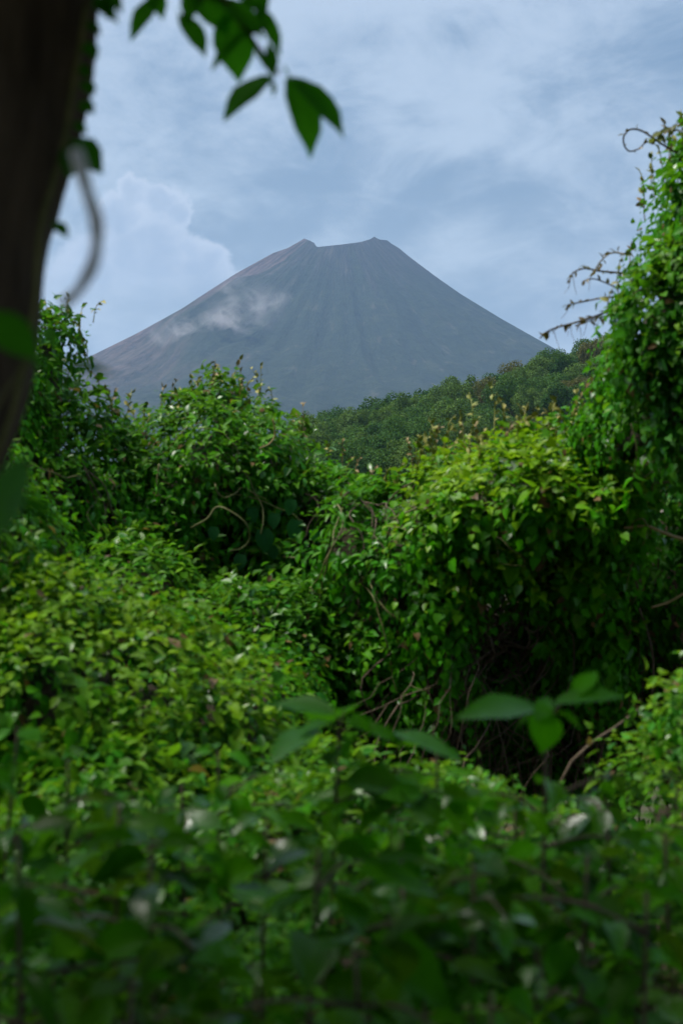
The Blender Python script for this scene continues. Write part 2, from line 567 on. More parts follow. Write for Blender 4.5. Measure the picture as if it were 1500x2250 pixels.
def volcano_material():
    m, t = new_mat('volcano_slopes')
    geo = t.node('ShaderNodeNewGeometry')
    def attr(nm, out):
        a = t.node('ShaderNodeAttribute'); a.attribute_name = nm; return a.outputs[out]
    bare, top, pol = attr('bare_flank', 'Fac'), attr('bare_top', 'Fac'), attr('polar', 'Vector')
    P = geo.outputs['Position']
    streak = t.noise(pol, 1.6, 6, 0.62, 0.3)
    rill = t.noise(pol, 5.0, 4, 0.6, 0.5)
    scrub = t.noise(P, 0.035, 5, 0.65)
    patch = t.noise(P, 0.006, 4, 0.6, 0.5)
    green = t.mix(t.rng(scrub, 0.25, 0.75), (0.008, 0.015, 0.010), (0.024, 0.037, 0.019))
    green = t.mix(t.rng(patch, 0.55, 0.75, 0, 0.30), green, (0.064, 0.070, 0.036))
    ash = t.mix(t.rng(streak, 0.35, 0.65), (0.020, 0.020, 0.021), (0.050, 0.047, 0.043))
    rust = t.mix(t.rng(t.math('MULTIPLY_ADD', rill, 0.5, t.math('MULTIPLY', streak, 0.5)), 0.36, 0.64), (0.030, 0.024, 0.024), (0.130, 0.090, 0.082))
    c = t.mix(t.math('MULTIPLY', top, t.rng(streak, 0.25, 0.6, 0.55, 1.0)), green, ash)
    slide = t.math('MULTIPLY', t.rng(streak, 0.56, 0.68, 0, 0.4), t.rng(patch, 0.42, 0.55))
    c = t.mix(slide, c, (0.105, 0.095, 0.070))
    c = t.mix(t.math('MULTIPLY', bare, t.rng(scrub, 0.2, 0.55, 0.55, 1.0)), c, rust)
    b = t.node('ShaderNodeBsdfPrincipled'); t.l.new(c, b.inputs['Base Color']); b.inputs['Roughness'].default_value = 0.95
    b.inputs['Specular IOR Level'].default_value = 0.1
    bp = t.node('ShaderNodeBump'); bp.inputs['Strength'].default_value = 0.9; bp.inputs['Distance'].default_value = 14
    t.l.new(t.math('MULTIPLY_ADD', scrub, 0.6, t.math('MULTIPLY', rill, 0.6)), bp.inputs['Height']); t.l.new(bp.outputs[0], b.inputs['Normal'])
    o = t.node('ShaderNodeOutputMaterial'); t.l.new(b.outputs[0], o.inputs[0])
    return m


vme = volcano_mesh(); vme.materials.append(volcano_material())
tag(obj('volcano', vme), 'dark conical volcano with a notched crater rim rising behind the greenery', None, None, 'structure')

# ------------------------------------------------------------------ wooded hill
RIDGE = [(-900, 1090), (200, 1010), (560, 1005), (690, 978), (780, 960), (880, 934), (1000, 902), (1080, 868), (1180, 838), (1260, 806), (1370, 785), (1560, 745), (2200, 690)]
HY0, HY1 = 190.0, 430.0


def hill_z(X, Y):
    px = 750 + X / HY1 * FP
    zr = CZ + (1125 - lerp_tab(px, RIDGE)) * HY1 / FP - 3.0
    t = np.clip((Y - HY0) / (HY1 - HY0), 0, 1)
    zf = 1.5 + (zr - 1.5) * t ** 1.05
    back = np.clip((Y - HY1) / 260, 0, 1)
    z = np.where(Y <= HY1, zf, zr * (1 - back * back * (3 - 2 * back)) - 4 * back)
    P = np.stack([X, Y, X * 0], -1)
    return z + N1(P, 0.03) * 1.6 * t + np.where(Y < HY0, (Y - HY0) * 0.05, 0)


hm = grid_mesh('hill', np.linspace(-240, 330, 120), np.linspace(150, 700, 110), hill_z, M_HILL)
tag(obj('hill', hm), kind='structure')


def crown_mesh(seed, kind):
    """a crown of leaf clumps on a handful of boughs; radius about 1, base at z = 0"""
    r = np.random.default_rng(seed)
    nb = 24
    d = unit(r.normal(size=(nb, 3))); d[:, 2] = np.abs(d[:, 2]) * 0.9 - 0.12
    C = d * r.uniform(0.40, 1.0, (nb, 1)) * np.array([1, 1, 0.8 if kind != 2 else 1.15]) + np.array([0, 0, 0.75])
    Rb = r.uniform(0.13, 0.36, nb)
    C = np.vstack([C, [[0, 0, 0.75]]]); Rb = np.append(Rb, 0.5)
    n = 11000
    pick = r.choice(nb + 1, n, p=Rb ** 2 / (Rb ** 2).sum())
    q = unit(r.normal(size=(n, 3)))
    P = C[pick] + q * (Rb[pick] * r.uniform(0.6, 1.22, n))[:, None]
    inside = (np.linalg.norm(P[:, None] - C[None], axis=2) < Rb[None] * 0.68).any(1)
    P, q = P[~inside], q[~inside]
    n = len(P)
    Nn = unit(q + r.normal(size=(n, 3)) * 0.5 + np.array([0, 0, 0.35]))
    Dr = unit(np.cross(Nn, r.normal(size=(n, 3))) + np.array([0, 0, -0.5]))
    base = [(0.030, 0.082, 0.024), (0.050, 0.115, 0.030), (0.084, 0.150, 0.040), (0.105, 0.104, 0.042)][kind]
    Cc = np.array(base)[None] * r.uniform(0.5, 1.5, (n, 1)) * np.array([1, 1, 1]) + r.uniform(0, 0.012, (n, 1)) * np.array([1, .8, 0.1])
    L = dict(P=P, D=Dr, N=Nn, S=r.uniform(0.035, 0.085, n), K=np.full(n, 5), C=Cc, ZS=np.ones(n), WS=r.uniform(1.2, 1.9, n))
    return L


class _Zero:
    location = Vector((0, 0, 0))


def bake_free(name, L, mat):
    e = bpy.data.objects.new('tmp', None)
    o = bake_leaves(name, L, mat, e)
    me = o.data
    bpy.data.objects.remove(o); bpy.data.objects.remove(e)
    return me


CROWNS = {k: [bake_free('tree_crown', crown_mesh(100 + 10 * k + i, k), M_FAR) for i in range(3)] for k in range(4)}
tv, tf = tube(np.array([[0, 0, -0.5], [0.03, 0.02, 0.1], [0.0, 0.05, 0.4], [0.04, 0.0, 0.8]]), [0.09, 0.07, 0.05, 0.02], 7)
for dx, dy in ((.35, .1), (-.3, .2), (.05, -.36), (-.1, .33)):
    a, b = tube(np.array([[0.01, 0.03, 0.15], [dx * .5, dy * .5, .45], [dx, dy, .75]]), [0.04, 0.03, 0.012], 5)
    b = [tuple(i + len(tv) for i in f) for f in b]; tv = tv + a; tf = tf + b
TRUNK_ME = mesh_from('tree_trunk', tv, tf, M_FARBARK)

TREE_LABEL = {0: 'dark green round-crowned tree standing among the trees on the distant hill',
              1: 'mid green bushy tree standing among the trees on the distant hill',
              2: 'pale green leafy tree standing among the trees on the distant hill',
              3: 'brownish olive tree standing among the trees on the distant hill'}
TREE_NAME = {0: 'round_tree', 1: 'bushy_tree', 2: 'leafy_tree', 3: 'olive_brown_tree'}


def tree(x, y, rad, kind, label=None, squash=1.0):
    z = float(hill_z(np.array([x]), np.array([y]))[0])
    e = empty(TREE_NAME[kind], (x, y, z), label or TREE_LABEL[kind], 'tree', 'trees on the distant hill')
    t = bpy.data.objects.new('trunk', TRUNK_ME); link(t, e); t.scale = (rad,) * 3; t['kind'] = 'thing'
    c = bpy.data.objects.new('crown', random.choice(CROWNS[kind])); link(c, e)
    c.scale = (rad * random.uniform(.9, 1.1), rad * random.uniform(.9, 1.1), rad * squash)
    c.rotation_euler.z = random.uniform(0, 6.28)
    del t['kind']
    return e


special = [  # photograph pixel of the crown, distance, radius, kind, label
    (858, 948, 395, 8.6, 0, 'largest dark round tree low on the distant hill, left of the yellow-green mound'),
    (1248, 893, 330, 7.0, 0, 'dark blue-green dome-shaped tree low on the hill beside the tall vine wall'),
    (1270, 868, 352, 6.0, 3, 'reddish-brown tree just above the dark dome-shaped tree on the hill'),
    (1062, 858, 425, 7.0, 0, 'dark tree topping the ridge above the yellow-green mound'),
    (1310, 778, 436, 8.0, 1, 'topmost tree on the hill ridge, next to the tall vine wall'),
]
# ------------------------------------------------------------------ vine-covered thickets
YOUNG_LIT = np.array([0.190, 0.320, 0.003])  # yellow of young leaves, also painting the sunlit look of mound tops
FRESH = np.array([0.048, 0.245, 0.002])
MATURE = np.array([0.019, 0.132, 0.003])
BLUISH = np.array([0.018, 0.095, 0.022])


def E(px, py, D, rx, ry, rz, skirt=True, dens=1.0, up=None):
    c = at(px, py, D)
    return dict(c=c, r=np.array([max(.06, rx * D / FP - 0.10), ry, max(.06, rz * D / FP - 0.115)]), skirt=skirt, dens=dens)


MOUNDS = [
    dict(name='vine_thicket', label='tall dark vine-covered thicket directly behind the leaning tree trunk', leaf=0.0454, young_lit=0.35,
         mix=(0.55, 0.35, 0.1), tone=-0.15,
         e=[E(50, 1020, 6.3, 150, .7, 300), E(75, 850, 6.3, 95, .5, 140), E(170, 1110, 6.4, 150, .75, 230), E(265, 1160, 6.5, 120, .7, 235), E(110, 760, 6.35, 45, .3, 60)]),
    dict(name='vine_thicket', label='rounded vine-draped mound, the left one of the two below the volcano', leaf=0.0460, young_lit=0.45,
         mix=(0.5, 0.25, 0.25), tone=-0.1,
         e=[E(490, 1070, 7.0, 180, .9, 215), E(585, 1090, 7.0, 130, .8, 205), E(400, 1130, 6.9, 140, .85, 205), E(470, 1330, 6.8, 260, 1.0, 220), E(270, 1300, 6.6, 210, .85, 250), E(430, 1430, 6.2, 250, .8, 200), E(620, 1450, 6.3, 220, .8, 220), E(620, 1250, 6.8, 190, .8, 230), E(300, 1340, 5.9, 200, .7, 190), E(520, 1540, 5.5, 220, .7, 180),
            E(500, 890, 7.0, 70, .4, 45), E(330, 1050, 6.8, 90, .6, 100)]),
    dict(name='vine_thicket', label='low saddle of vines in the dip between the two mounds below the volcano', leaf=0.0436, young_lit=0.25,
         mix=(0.35, 0.4, 0.25), tone=-0.05,
         e=[E(790, 1225, 6.6, 190, .9, 205), E(870, 1225, 6.4, 160, .9, 195), E(700, 1190, 7.0, 130, .8, 195), E(690, 1440, 6.7, 240, .8, 220), E(770, 1340, 6.6, 200, .8, 230)]),
    dict(name='vine_thicket', label='broad yellow-green topped vine mound below the wooded hill', leaf=0.0424, young_lit=1.0,
         mix=(0.6, 0.25, 0.15), tone=0.1,
         e=[E(1010, 1140, 6.2, 165, .9, 180, False), E(1120, 1105, 6.0, 190, .9, 180, False), E(1240, 1110, 5.9, 140, .8, 165, False), E(900, 1290, 6.4, 170, .9, 190),
            E(830, 1400, 6.4, 190, .8, 200), E(930, 1440, 6.2, 150, .6, 190), E(1190, 1350, 6.1, 130, .5, 200, False), E(1290, 1430, 6.0, 140, .5, 220, False), E(1010, 1280, 6.1, 120, .6, 160, False), E(950, 1310, 6.2, 170, .8, 200), E(925, 1170, 6.25, 140, .85, 160, False), E(1320, 1130, 5.8, 130, .6, 180, False), E(1250, 1250, 5.9, 180, .6, 190, False), E(1090, 1210, 6.0, 200, .7, 130, False), E(960, 1330, 6.4, 110, .6, 130, False)]),
    dict(name='vine_hung_hollow', label='dark hollow hung with dry brown vine stems under the yellow-green mound', leaf=0.0363, young_lit=0.0,
         mix=(0.4, 0.5, 0.1), tone=-0.1, sparse=0.75,
         e=[E(1130, 1480, 6.8, 290, .5, 300), E(930, 1570, 6.4, 220, .5, 210), E(1150, 1500, 6.1, 170, .35, 200, False), E(1330, 1560, 6.4, 240, .5, 260)]),
    dict(name='vine_wall', label='tall leafy wall of vines with whip-like shoots reaching over the sky', leaf=0.0340, young_lit=0.5,
         mix=(0.65, 0.3, 0.05), tone=0.0,
         e=[E(1570, 570, 5.0, 195, .7, 320, False), E(1500, 720, 5.0, 190, .7, 230, False), E(1440, 800, 5.05, 150, .6, 180, False), E(1455, 930, 5.2, 180, .7, 190, False),
            E(1390, 980, 5.4, 130, .5, 150, False), E(1535, 420, 5.0, 125, .5, 190, False)]),
    dict(name='vine_thicket', label='deeply shaded vines in the recess below the tall leafy vine wall', leaf=0.0387, young_lit=0.0,
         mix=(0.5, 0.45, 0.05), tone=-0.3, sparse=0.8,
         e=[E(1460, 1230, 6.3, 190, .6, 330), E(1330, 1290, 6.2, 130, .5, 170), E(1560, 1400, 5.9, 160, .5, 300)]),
    dict(name='vine_bank', label='bright green sloping bank of vines in front of the leaning tree trunk', leaf=0.0376, young_lit=0.7,
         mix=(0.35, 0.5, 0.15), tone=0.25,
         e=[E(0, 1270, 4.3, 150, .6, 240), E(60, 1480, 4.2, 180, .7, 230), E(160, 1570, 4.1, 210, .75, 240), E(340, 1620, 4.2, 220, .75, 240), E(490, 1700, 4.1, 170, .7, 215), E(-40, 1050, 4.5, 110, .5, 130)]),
    dict(name='vine_bank', label='sunlit green bank of vines below the shaded recess, by the dead stick', leaf=0.0392, young_lit=0.7,
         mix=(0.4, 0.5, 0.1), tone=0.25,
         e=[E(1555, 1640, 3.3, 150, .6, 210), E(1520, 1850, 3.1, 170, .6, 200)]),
    dict(name='ground_vines', label='low leafy vines filling the ground in front of the dark hollow', leaf=0.0359, young_lit=0.5,
         mix=(0.35, 0.5, 0.15), tone=0.15,
         e=[E(250, 1890, 3.3, 330, .8, 260), E(660, 1880, 3.4, 330, .8, 250), E(1000, 1930, 3.2, 300, .8, 230), E(1290, 2010, 3.0, 260, .8, 220)]),
    dict(name='ground_vines', label='dim blurred vines along the very bottom, around the sapling stems', leaf=0.0359, young_lit=0.2,
         mix=(0.35, 0.5, 0.15), tone=-0.05,
         e=[E(200, 2260, 2.35, 420, .6, 330), E(780, 2290, 2.4, 430, .6, 330), E(1330, 2270, 2.3, 400, .6, 310)]),
]
# smaller bulges where a shrub or a bough pushes the vines out
for m in MOUNDS:
    for e_ in list(m['e']):
        for q in range(5):
            d_ = unit(rng.normal(size=3)); d_[1] = -abs(d_[1]) * 0.9
            if e_['skirt'] and d_[2] < -.3: d_[2] *= -1
            d_ = unit(d_)
            k_ = rng.uniform(0.26, 0.46)
            m['e'].append(dict(c=e_['c'] + d_ * e_['r'] * rng.uniform(.70, .88), r=np.full(3, k_ * e_['r'].min() ** .5 * e_['r'].mean() ** .5) * rng.uniform(.75, 1.25, 3), skirt=False, dens=1.0, bulge=True))
ALLE = [(mi, e) for mi, m in enumerate(MOUNDS) for e in m['e']]


def ell_val(P, e, grow=1.0):
    q = P - e['c']
    r = np.broadcast_to(e['r'], P.shape).copy()
    if e['skirt']:
        low = q[:, 2] < 0
        r[low, 2] = max(e['r'][2], e['c'][2])
    return np.linalg.norm(q / (r * grow), axis=1)


def sample_surface(e, mi, n, grow=1.0, lump=1.0):
    d = unit(rng.normal(size=(n, 3)))
    r = np.broadcast_to(e['r'], d.shape).copy()
    if e['skirt']:
        r[d[:, 2] < 0, 2] = max(e['r'][2], e['c'][2] * 0.96)
    P = e['c'] + d * r * grow
    Nn = unit(d / r)
    P = P + Nn * ((N1(P, 1.3) * 0.11 + N2(P, 3.3) * 0.085 + N3(P, 7.5) * 0.045) * lump)[:, None]
    keep = np.ones(n, bool)
    for mj, f in ALLE:
        if f is e: continue
        if np.linalg.norm(f['c'] - e['c']) > (f['r'].max() + e['r'].max() + 1.5): continue
        keep &= ell_val(P, f) > 0.86
    # nothing behind what can be seen from a step either side
    view = unit(np.array([0, 0, CZ]) - P)
    keep &= (Nn * view).sum(1) > -0.45
    px = 750 + P[:, 0] / P[:, 1] * FP; py = 1125 - (P[:, 2] - CZ) / P[:, 1] * FP
    keep &= (px > -260) & (px < 1760) & (py > -150) & (py < 2450) & (P[:, 2] > 0.03)
    return P[keep], Nn[keep]


def leaves_for(mi, m):
    out = {k: [] for k in 'P D N S K C ZS WS'.split()}
    for e in m['e']:
        r = e['r']
        area = 4 * math.pi * ((r[0] * r[1]) ** 1.6 / 3 + (r[0] * r[2]) ** 1.6 / 3 + (r[1] * r[2]) ** 1.6 / 3) ** (1 / 1.6)
        if e['skirt']: area *= 1.3
        for grow, lump, dens in ((1.0, 1.0, 1.0), (0.90, 0.8, 0.55)):
            n = int(area * dens * m.get('sparse', 1.0) * 1.25 / (m['leaf'] ** 2 * 0.9))
            P, Nn = sample_surface(e, mi, n, grow, lump)
            gap = N2(P, 2.1) * 0.5 + N4(P, 5.0) * 0.5
            k = gap > -0.55 + rng.uniform(-.15, .15, len(P))
            P, Nn = P[k], Nn[k]
            n = len(P)
            if not n: continue
            steep = 1 - np.clip(Nn[:, 2], 0, 1)
            # direction the sprig creeps in
            down = np.array([0, 0, -1.0]) + Nn * Nn[:, 2:3]
            tang = unit(rng.normal(size=(n, 3)) * 0.7 + down * (1.1 * steep)[:, None])
            tang = unit(tang - Nn * (tang * Nn).sum(1, keepdims=True) * 0.8 + np.array([0, 0, 0.55]) * (1 - steep)[:, None])
            side = unit(np.cross(tang, Nn))
            # species patches
            f = N3(P, 0.9) * 0.35 + 0.5 + rng.normal(size=n) * 0.16
            mixc = np.cumsum(m['mix'])
            K = np.digitize(np.clip(f, 0, .999), mixc[:-1])
            nl = 5
            rlen = rng.uniform(2.0, 4.0, n) * np.where(rng.uniform(size=n) < 0.10, rng.uniform(1.2, 1.8, n), 1.0)
            for j in range(nl):
                s = (j + 0.5) / nl
                Ls = m['leaf'] * rlen
                sgn = 1.0 if j % 2 else -1.0
                Q = P + tang * (s * Ls)[:, None] + Nn * (0.25 * Ls * s * (1 - 0.6 * s) + rng.uniform(0, .04, n))[:, None] - np.array([0, 0, 1]) * (0.30 * Ls * s * s)[:, None]
                dr = unit(side * (sgn * (0.85 - 0.4 * s)) + tang * (0.25 + 0.6 * s) + np.array([0, 0, -0.42]) * (0.4 + steep)[:, None] + Nn * 0.25 + rng.normal(size=(n, 3)) * 0.22)
                nn = unit(Nn * 0.75 + np.array([0, 0, 0.65]) + rng.normal(size=(n, 3)) * 0.30)
                sz = m['leaf'] * np.clip(rng.lognormal(-0.14, 0.28, n), .4, 1.5) * (1.12 - 0.45 * s) * (1 + 0.25 * N1(P, 1.7))
                sz *= np.where(K == 0, 0.95, np.where(K == 1, 1.0, 1.25))
                keep = rng.uniform(size=n) < 0.62
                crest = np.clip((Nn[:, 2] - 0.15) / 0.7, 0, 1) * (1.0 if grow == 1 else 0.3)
                yg_lit = np.clip(m['young_lit'] * crest * (0.25 + 0.55 * s + 0.4 * N4(P, 1.5)) + rng.normal(size=n) * 0.10, 0, 1)[:, None]  # up-facing leaves yellower: young growth, plus top light put into the colour
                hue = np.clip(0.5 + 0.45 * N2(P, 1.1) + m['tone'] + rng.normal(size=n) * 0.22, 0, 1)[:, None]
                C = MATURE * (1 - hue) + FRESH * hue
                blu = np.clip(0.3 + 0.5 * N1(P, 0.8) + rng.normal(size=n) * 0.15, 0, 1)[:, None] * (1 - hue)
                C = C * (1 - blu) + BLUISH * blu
                C = C * (1 - yg_lit) + YOUNG_LIT * yg_lit
                C = C * rng.uniform(0.72, 1.22, (n, 1))
                dead = rng.uniform(size=n) < 0.02
                C[dead] = np.array([0.16, 0.10, 0.04]) * rng.uniform(.6, 1.2, (dead.sum(), 1))
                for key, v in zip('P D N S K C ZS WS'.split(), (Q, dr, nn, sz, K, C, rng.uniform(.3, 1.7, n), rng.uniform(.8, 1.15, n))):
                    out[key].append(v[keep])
    out = {k: np.concatenate(v) for k, v in out.items()}
    lone = np.ones(len(out['P']), bool)          # a leaf far from all others would hang in the air
    for off in (0.0, 0.06):
        key = np.floor((out['P'] + off) / 0.12).astype(np.int64) @ np.array([1, 10007, 100000007])
        _, inv, c = np.unique(key, return_inverse=True, return_counts=True)
        lone &= c[inv] <= 5
    return {k: v[~lone] for k, v in out.items()}


LV = [leaves_for(i, m) for i, m in enumerate(MOUNDS)]


def thin_hidden(LV):
    """z-buffer over the picture: how many 6-pixel cells each leaf owns, and how far behind the front it lies"""
    cell = 7.0
    W, H = int(1500 / cell) + 1, int(2250 / cell) + 1
    zb = np.full(W * H, 1e9); own = np.full(W * H, -1, np.int64)
    P = np.concatenate([l['P'] + unit(l['D']) * l['S'][:, None] * 0.5 for l in LV])
    S = np.concatenate([l['S'] for l in LV])
    px = 750 + P[:, 0] / P[:, 1] * FP; py = 1125 - (P[:, 2] - CZ) / P[:, 1] * FP
    rad = S * 0.33 * FP / P[:, 1]
    ids = np.arange(len(P))
    mx = int(rad.max() / cell) + 1
    for dx in range(-mx, mx + 1):
        for dy in range(-mx, mx + 1):
            ok = (np.hypot(dx, dy) * cell <= rad)
            cx = (px / cell + dx).astype(int); cyy = (py / cell + dy).astype(int)
            ok &= (cx >= 0) & (cx < W) & (cyy >= 0) & (cyy < H)
            c = cyy[ok] * W + cx[ok]; z = P[ok, 1]; i = ids[ok]
            o = np.argsort(-z)
            c, z, i = c[o], z[o], i[o]
            better = z < zb[c]
            c, z, i = c[better], z[better], i[better]
            zb[c] = z; own[c] = i
    cnt = np.bincount(own[own >= 0], minlength=len(P))
    cx = np.clip((px / cell).astype(int), 0, W - 1); cyy = np.clip((py / cell).astype(int), 0, H - 1)
    behind = P[:, 1] - zb[cyy * W + cx]
    res = []; o = 0
    for l in LV:
        n = len(l['P']); res.append((cnt[o:o + n], behind[o:o + n])); o += n
    return res, (zb, W, H, cell)


VIS, ZBUF = thin_hidden(LV)


def core(m, parent):
    """added opaque core in litter brown, blocks see-through and keeps the gaps dark"""
    V, F = [], []
    for e in m['e']:
        if e.get('bulge'): continue
        nu, nv = 20, 14
        off = len(V)
        for j in range(nv + 1):
            ph = math.pi * j / nv
            for i in range(nu):
                th = 2 * math.pi * i / nu
                d = np.array([math.sin(ph) * math.cos(th), math.sin(ph) * math.sin(th), math.cos(ph)])
                r = e['r'].copy()
                if e['skirt'] and d[2] < 0: r[2] = max(r[2], e['c'][2] + 0.05)
                p = e['c'] + d * r * 0.68
                p = p + d * (float(N1(p[None], 2.0)[0]) * 0.05)
                V.append(p)
        for j in range(nv):
            for i in range(nu):
                i2 = (i + 1) % nu
                F.append((off + j * nu + i, off + (j + 1) * nu + i, off + (j + 1) * nu + i2, off + j * nu + i2))
    return obj('inner_filler', mesh_from('inner_filler', V, F, M_FILLER), parent)


def stem_walk(p, t, n, step, pull, m, wig=0.5):
    """a vine creeping over the mound's surface"""
    pts = [p.copy()]
    for _ in range(n):
        t = unit(t + rng.normal(size=3) * wig + pull)
        p = p + t * step
        # stay close to the surface of the nearest ellipsoid of this mound
        best = min(m['e'], key=lambda e: ell_val(p[None], e)[0])
        v = ell_val(p[None], best)[0]
        if v < 0.95 or v > 1.12:
            q = p - best['c']
            p = best['c'] + q * ((1.02 if v < .95 else 1.10) / v)
        pts.append(p.copy())
    return np.array(pts)


THINGS = []
for mi, m in enumerate(MOUNDS):
    L = LV[mi]; cnt, behind = VIS[mi]
    c0 = np.mean([e['c'] for e in m['e']], axis=0); c0[2] = 0.0
    e = empty(m['name'], c0, m['label'], 'vines', 'vine-covered thickets and banks')
    THINGS.append(e)
    core(m, e)
    order = np.argsort(-cnt)[:300]
    single = np.zeros(len(cnt), bool); single[order[cnt[order] > 1]] = True
    for i in np.nonzero(single)[0]:
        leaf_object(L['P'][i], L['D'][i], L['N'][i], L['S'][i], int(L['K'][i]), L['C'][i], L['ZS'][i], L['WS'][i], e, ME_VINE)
    rest = ~single & ((behind < 0.42) | (rng.uniform(size=len(cnt)) < 0.12))
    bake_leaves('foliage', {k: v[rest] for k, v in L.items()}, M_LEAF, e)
    # creeping stems
    ns = {4: 46, 6: 22}.get(mi, 16)
    made = 0
    for q in range(ns * 6):
        if made >= ns: break
        el = random.choice(m['e'])
        P, Nn = sample_surface(el, mi, 6)
        if not len(P): continue
        p, nn = P[0], Nn[0]
        if nn[1] > 0.2: continue
        dry = mi in (4, 6) or random.random() < 0.45
        t0 = unit(rng.normal(size=3) + np.array([0, 0, -0.4]))
        pts = stem_walk(p + nn * 0.05, t0, random.randint(8, 16), 0.07, np.array([0, 0, -0.12 if not dry else -0.3]), m, 0.35)
        pts = spline(pts, len(pts) * 2)
        V, F = tube(pts, np.linspace(0.0042, 0.0014, len(pts)) * random.uniform(.6, 1.3), 5)
        obj('vine_stem', mesh_from('vine_stem', V, F, M_DRY if dry else M_STEM), e); made += 1

T = {i: t for i, t in enumerate(THINGS)}




ZB, ZW, ZH, ZC = ZBUF


def in_view(x, y, z):
    px = 750 + x / y * FP; py = 1125 - (z - CZ) / y * FP
    i, j = int(px / ZC), int(py / ZC)
    return 0 <= i < ZW and 0 <= j < ZH and ZB[j * ZW + i] > 1e8


placed = []
hill_trees = []
for px, py, D, rad, k, lab in special:
    p = at(px, py, D)
    tree(p[0], D, rad, k, lab); placed.append((p[0], D, rad))
LOOK = {0: 'dark green round-crowned', 1: 'mid green bushy', 2: 'pale green leafy', 3: 'brownish olive'}
ys = 205.0
while ys < 452:
    xs = -42.0 + random.uniform(0, 6)
    while xs < 112:
        x = xs + random.uniform(-3, 3); y = ys + random.uniform(-4, 4)
        px = 750 + x / y * FP
        z = float(hill_z(np.array([x]), np.array([y]))[0])
        rad = random.uniform(4.6, 8.6) * (0.75 + 0.25 * (y - 200) / 250)
        sq = random.uniform(0.85, 1.2)
        seen = any(in_view(x + a * rad, y, z + b * rad) for a, b in ((0, .8), (0, 1.4), (-.7, .8), (.7, .8), (0, .3)))
        py = 1125 - (z + 7 - CZ) / y * FP
        ok = seen and 640 < px < 1400 and py < 1085 and all(math.hypot(x - a, (y - b) * .8) > 0.62 * (c + rad) for a, b, c in placed[:5])
        if ok:
            k = random.choices((0, 1, 2, 3), (0.26, 0.42, 0.27, 0.05) if y > 260 else (0.1, 0.3, 0.55, 0.05))[0]
            zone = 'on the ridge line' if y > 405 else 'mid-slope' if y > 300 else 'at the hill foot'
            beside = 'under the volcano summit' if px < 860 else 'left of the yellow-green mound' if px < 1000 else 'above the yellow-green mound' if px < 1180 else 'near the tall vine wall'
            hill_trees.append((px, tree(x, y, rad, k, LOOK[k] + ' tree ' + zone + ', ' + beside, squash=sq)))
        xs += 10.5
    ys += 11.5
# trees that would read the same are told apart by their order across the picture
ORD = 'second third fourth fifth sixth seventh eighth ninth tenth eleventh twelfth thirteenth fourteenth fifteenth sixteenth'.split()
same = {}
for px, t_ in sorted(hill_trees, key=lambda a: a[0]):
    same.setdefault(t_['label'], []).append(t_)
for lab, ts in same.items():
    if len(ts) > 1:
        for q, t_ in enumerate(ts):
            t_['label'] = lab + (', leftmost' if q == 0 else ', rightmost' if q == len(ts) - 1 else ', ' + ORD[q - 1] + ' from left')

# ------------------------------------------------------------------ shoots and tendrils
def shoot(parent, pts, r0, r1_, name='shoot', mat=None, leaves=0, lsize=0.03, col=YOUNG_LIT, n=None, tiny=False):
    P = spline(pts, n or max(10, len(pts) * 6))
    V, F = tube(P, np.linspace(r0, r1_, len(P)) * 0.68, 5)
    if tiny:
        V, F = list(V), list(F)
        for k in range(leaves):
            i = int((0.2 + 0.8 * (k + random.random() * .6) / leaves) * (len(P) - 1))
            t = unit(P[min(i + 1, len(P) - 1)] - P[max(i - 1, 0)])
            M = frames(unit(rng.normal(size=3) * 0.6 + t * 0.7)[None], (rng.normal(size=3) * 0.5 + np.array([0, -.4, .7]))[None])[0]
            lv, lf, _ = LEAF[1]
            o_ = len(V); V += list((lv * lsize * random.uniform(.6, 1.2)) @ M.T + P[i]); F += [tuple(a + o_ for a in f_) for f_ in lf]
        leaves = 0
    s = obj(name, mesh_from(name, V, F, mat or M_SHOOT), parent)
    for k in range(leaves):
        i = int((0.12 + 0.85 * (k + random.random() * .6) / leaves) * (len(P) - 1))
        t = unit(P[min(i + 1, len(P) - 1)] - P[max(i - 1, 0)])
        d = unit(rng.normal(size=3) * 0.6 + t * 0.6 + np.array([0, 0, 0.1]))
        leaf_object(P[i], d, rng.normal(size=3) * 0.5 + np.array([0, -.4, .7]), lsize * random.uniform(.6, 1.2), random.choice((1, 1, 2)),
                    col * random.uniform(.7, 1.15), random.uniform(.5, 1.5), 1.0, s, ME_VINE)
    return s


def pts_at(seq, D, jit=0.03):
    return [at(a, b, D + random.uniform(-jit, jit)) for a, b in seq]


wall = T[5]
brown = np.array([0.13, 0.10, 0.045])
shoot(wall, pts_at([(1500, 345), (1462, 322), (1440, 308), (1410, 288), (1385, 284), (1370, 298), (1370, 318), (1382, 332), (1404, 326), (1418, 312), (1436, 316)], 4.95, .01), 0.006, 0.0035, mat=M_DRY, leaves=12, lsize=0.022, col=brown, n=60)
shoot(wall, pts_at([(1520, 270), (1490, 275), (1455, 292), (1432, 318)], 4.95), 0.005, 0.003, leaves=12, lsize=0.05, col=np.array([.13, .15, .05]))
shoot(wall, pts_at([(1510, 330), (1497, 285), (1494, 240)], 4.95), 0.004, 0.002, leaves=9, lsize=0.045, col=np.array([.12, .15, .05]))
shoot(wall, pts_at([(1380, 560), (1345, 555), (1320, 572), (1302, 600)], 4.95), 0.005, 0.003, leaves=11, lsize=0.036, col=brown)
shoot(wall, pts_at([(1370, 600), (1320, 596), (1282, 590), (1256, 602), (1250, 622)], 4.9), 0.006, 0.003, mat=M_DRY, leaves=12, lsize=0.026, col=brown)
shoot(wall, pts_at([(1350, 630), (1310, 614), (1288, 614), (1282, 626)], 4.95), 0.004, 0.0025, mat=M_DRY, leaves=6, lsize=0.024, col=brown)
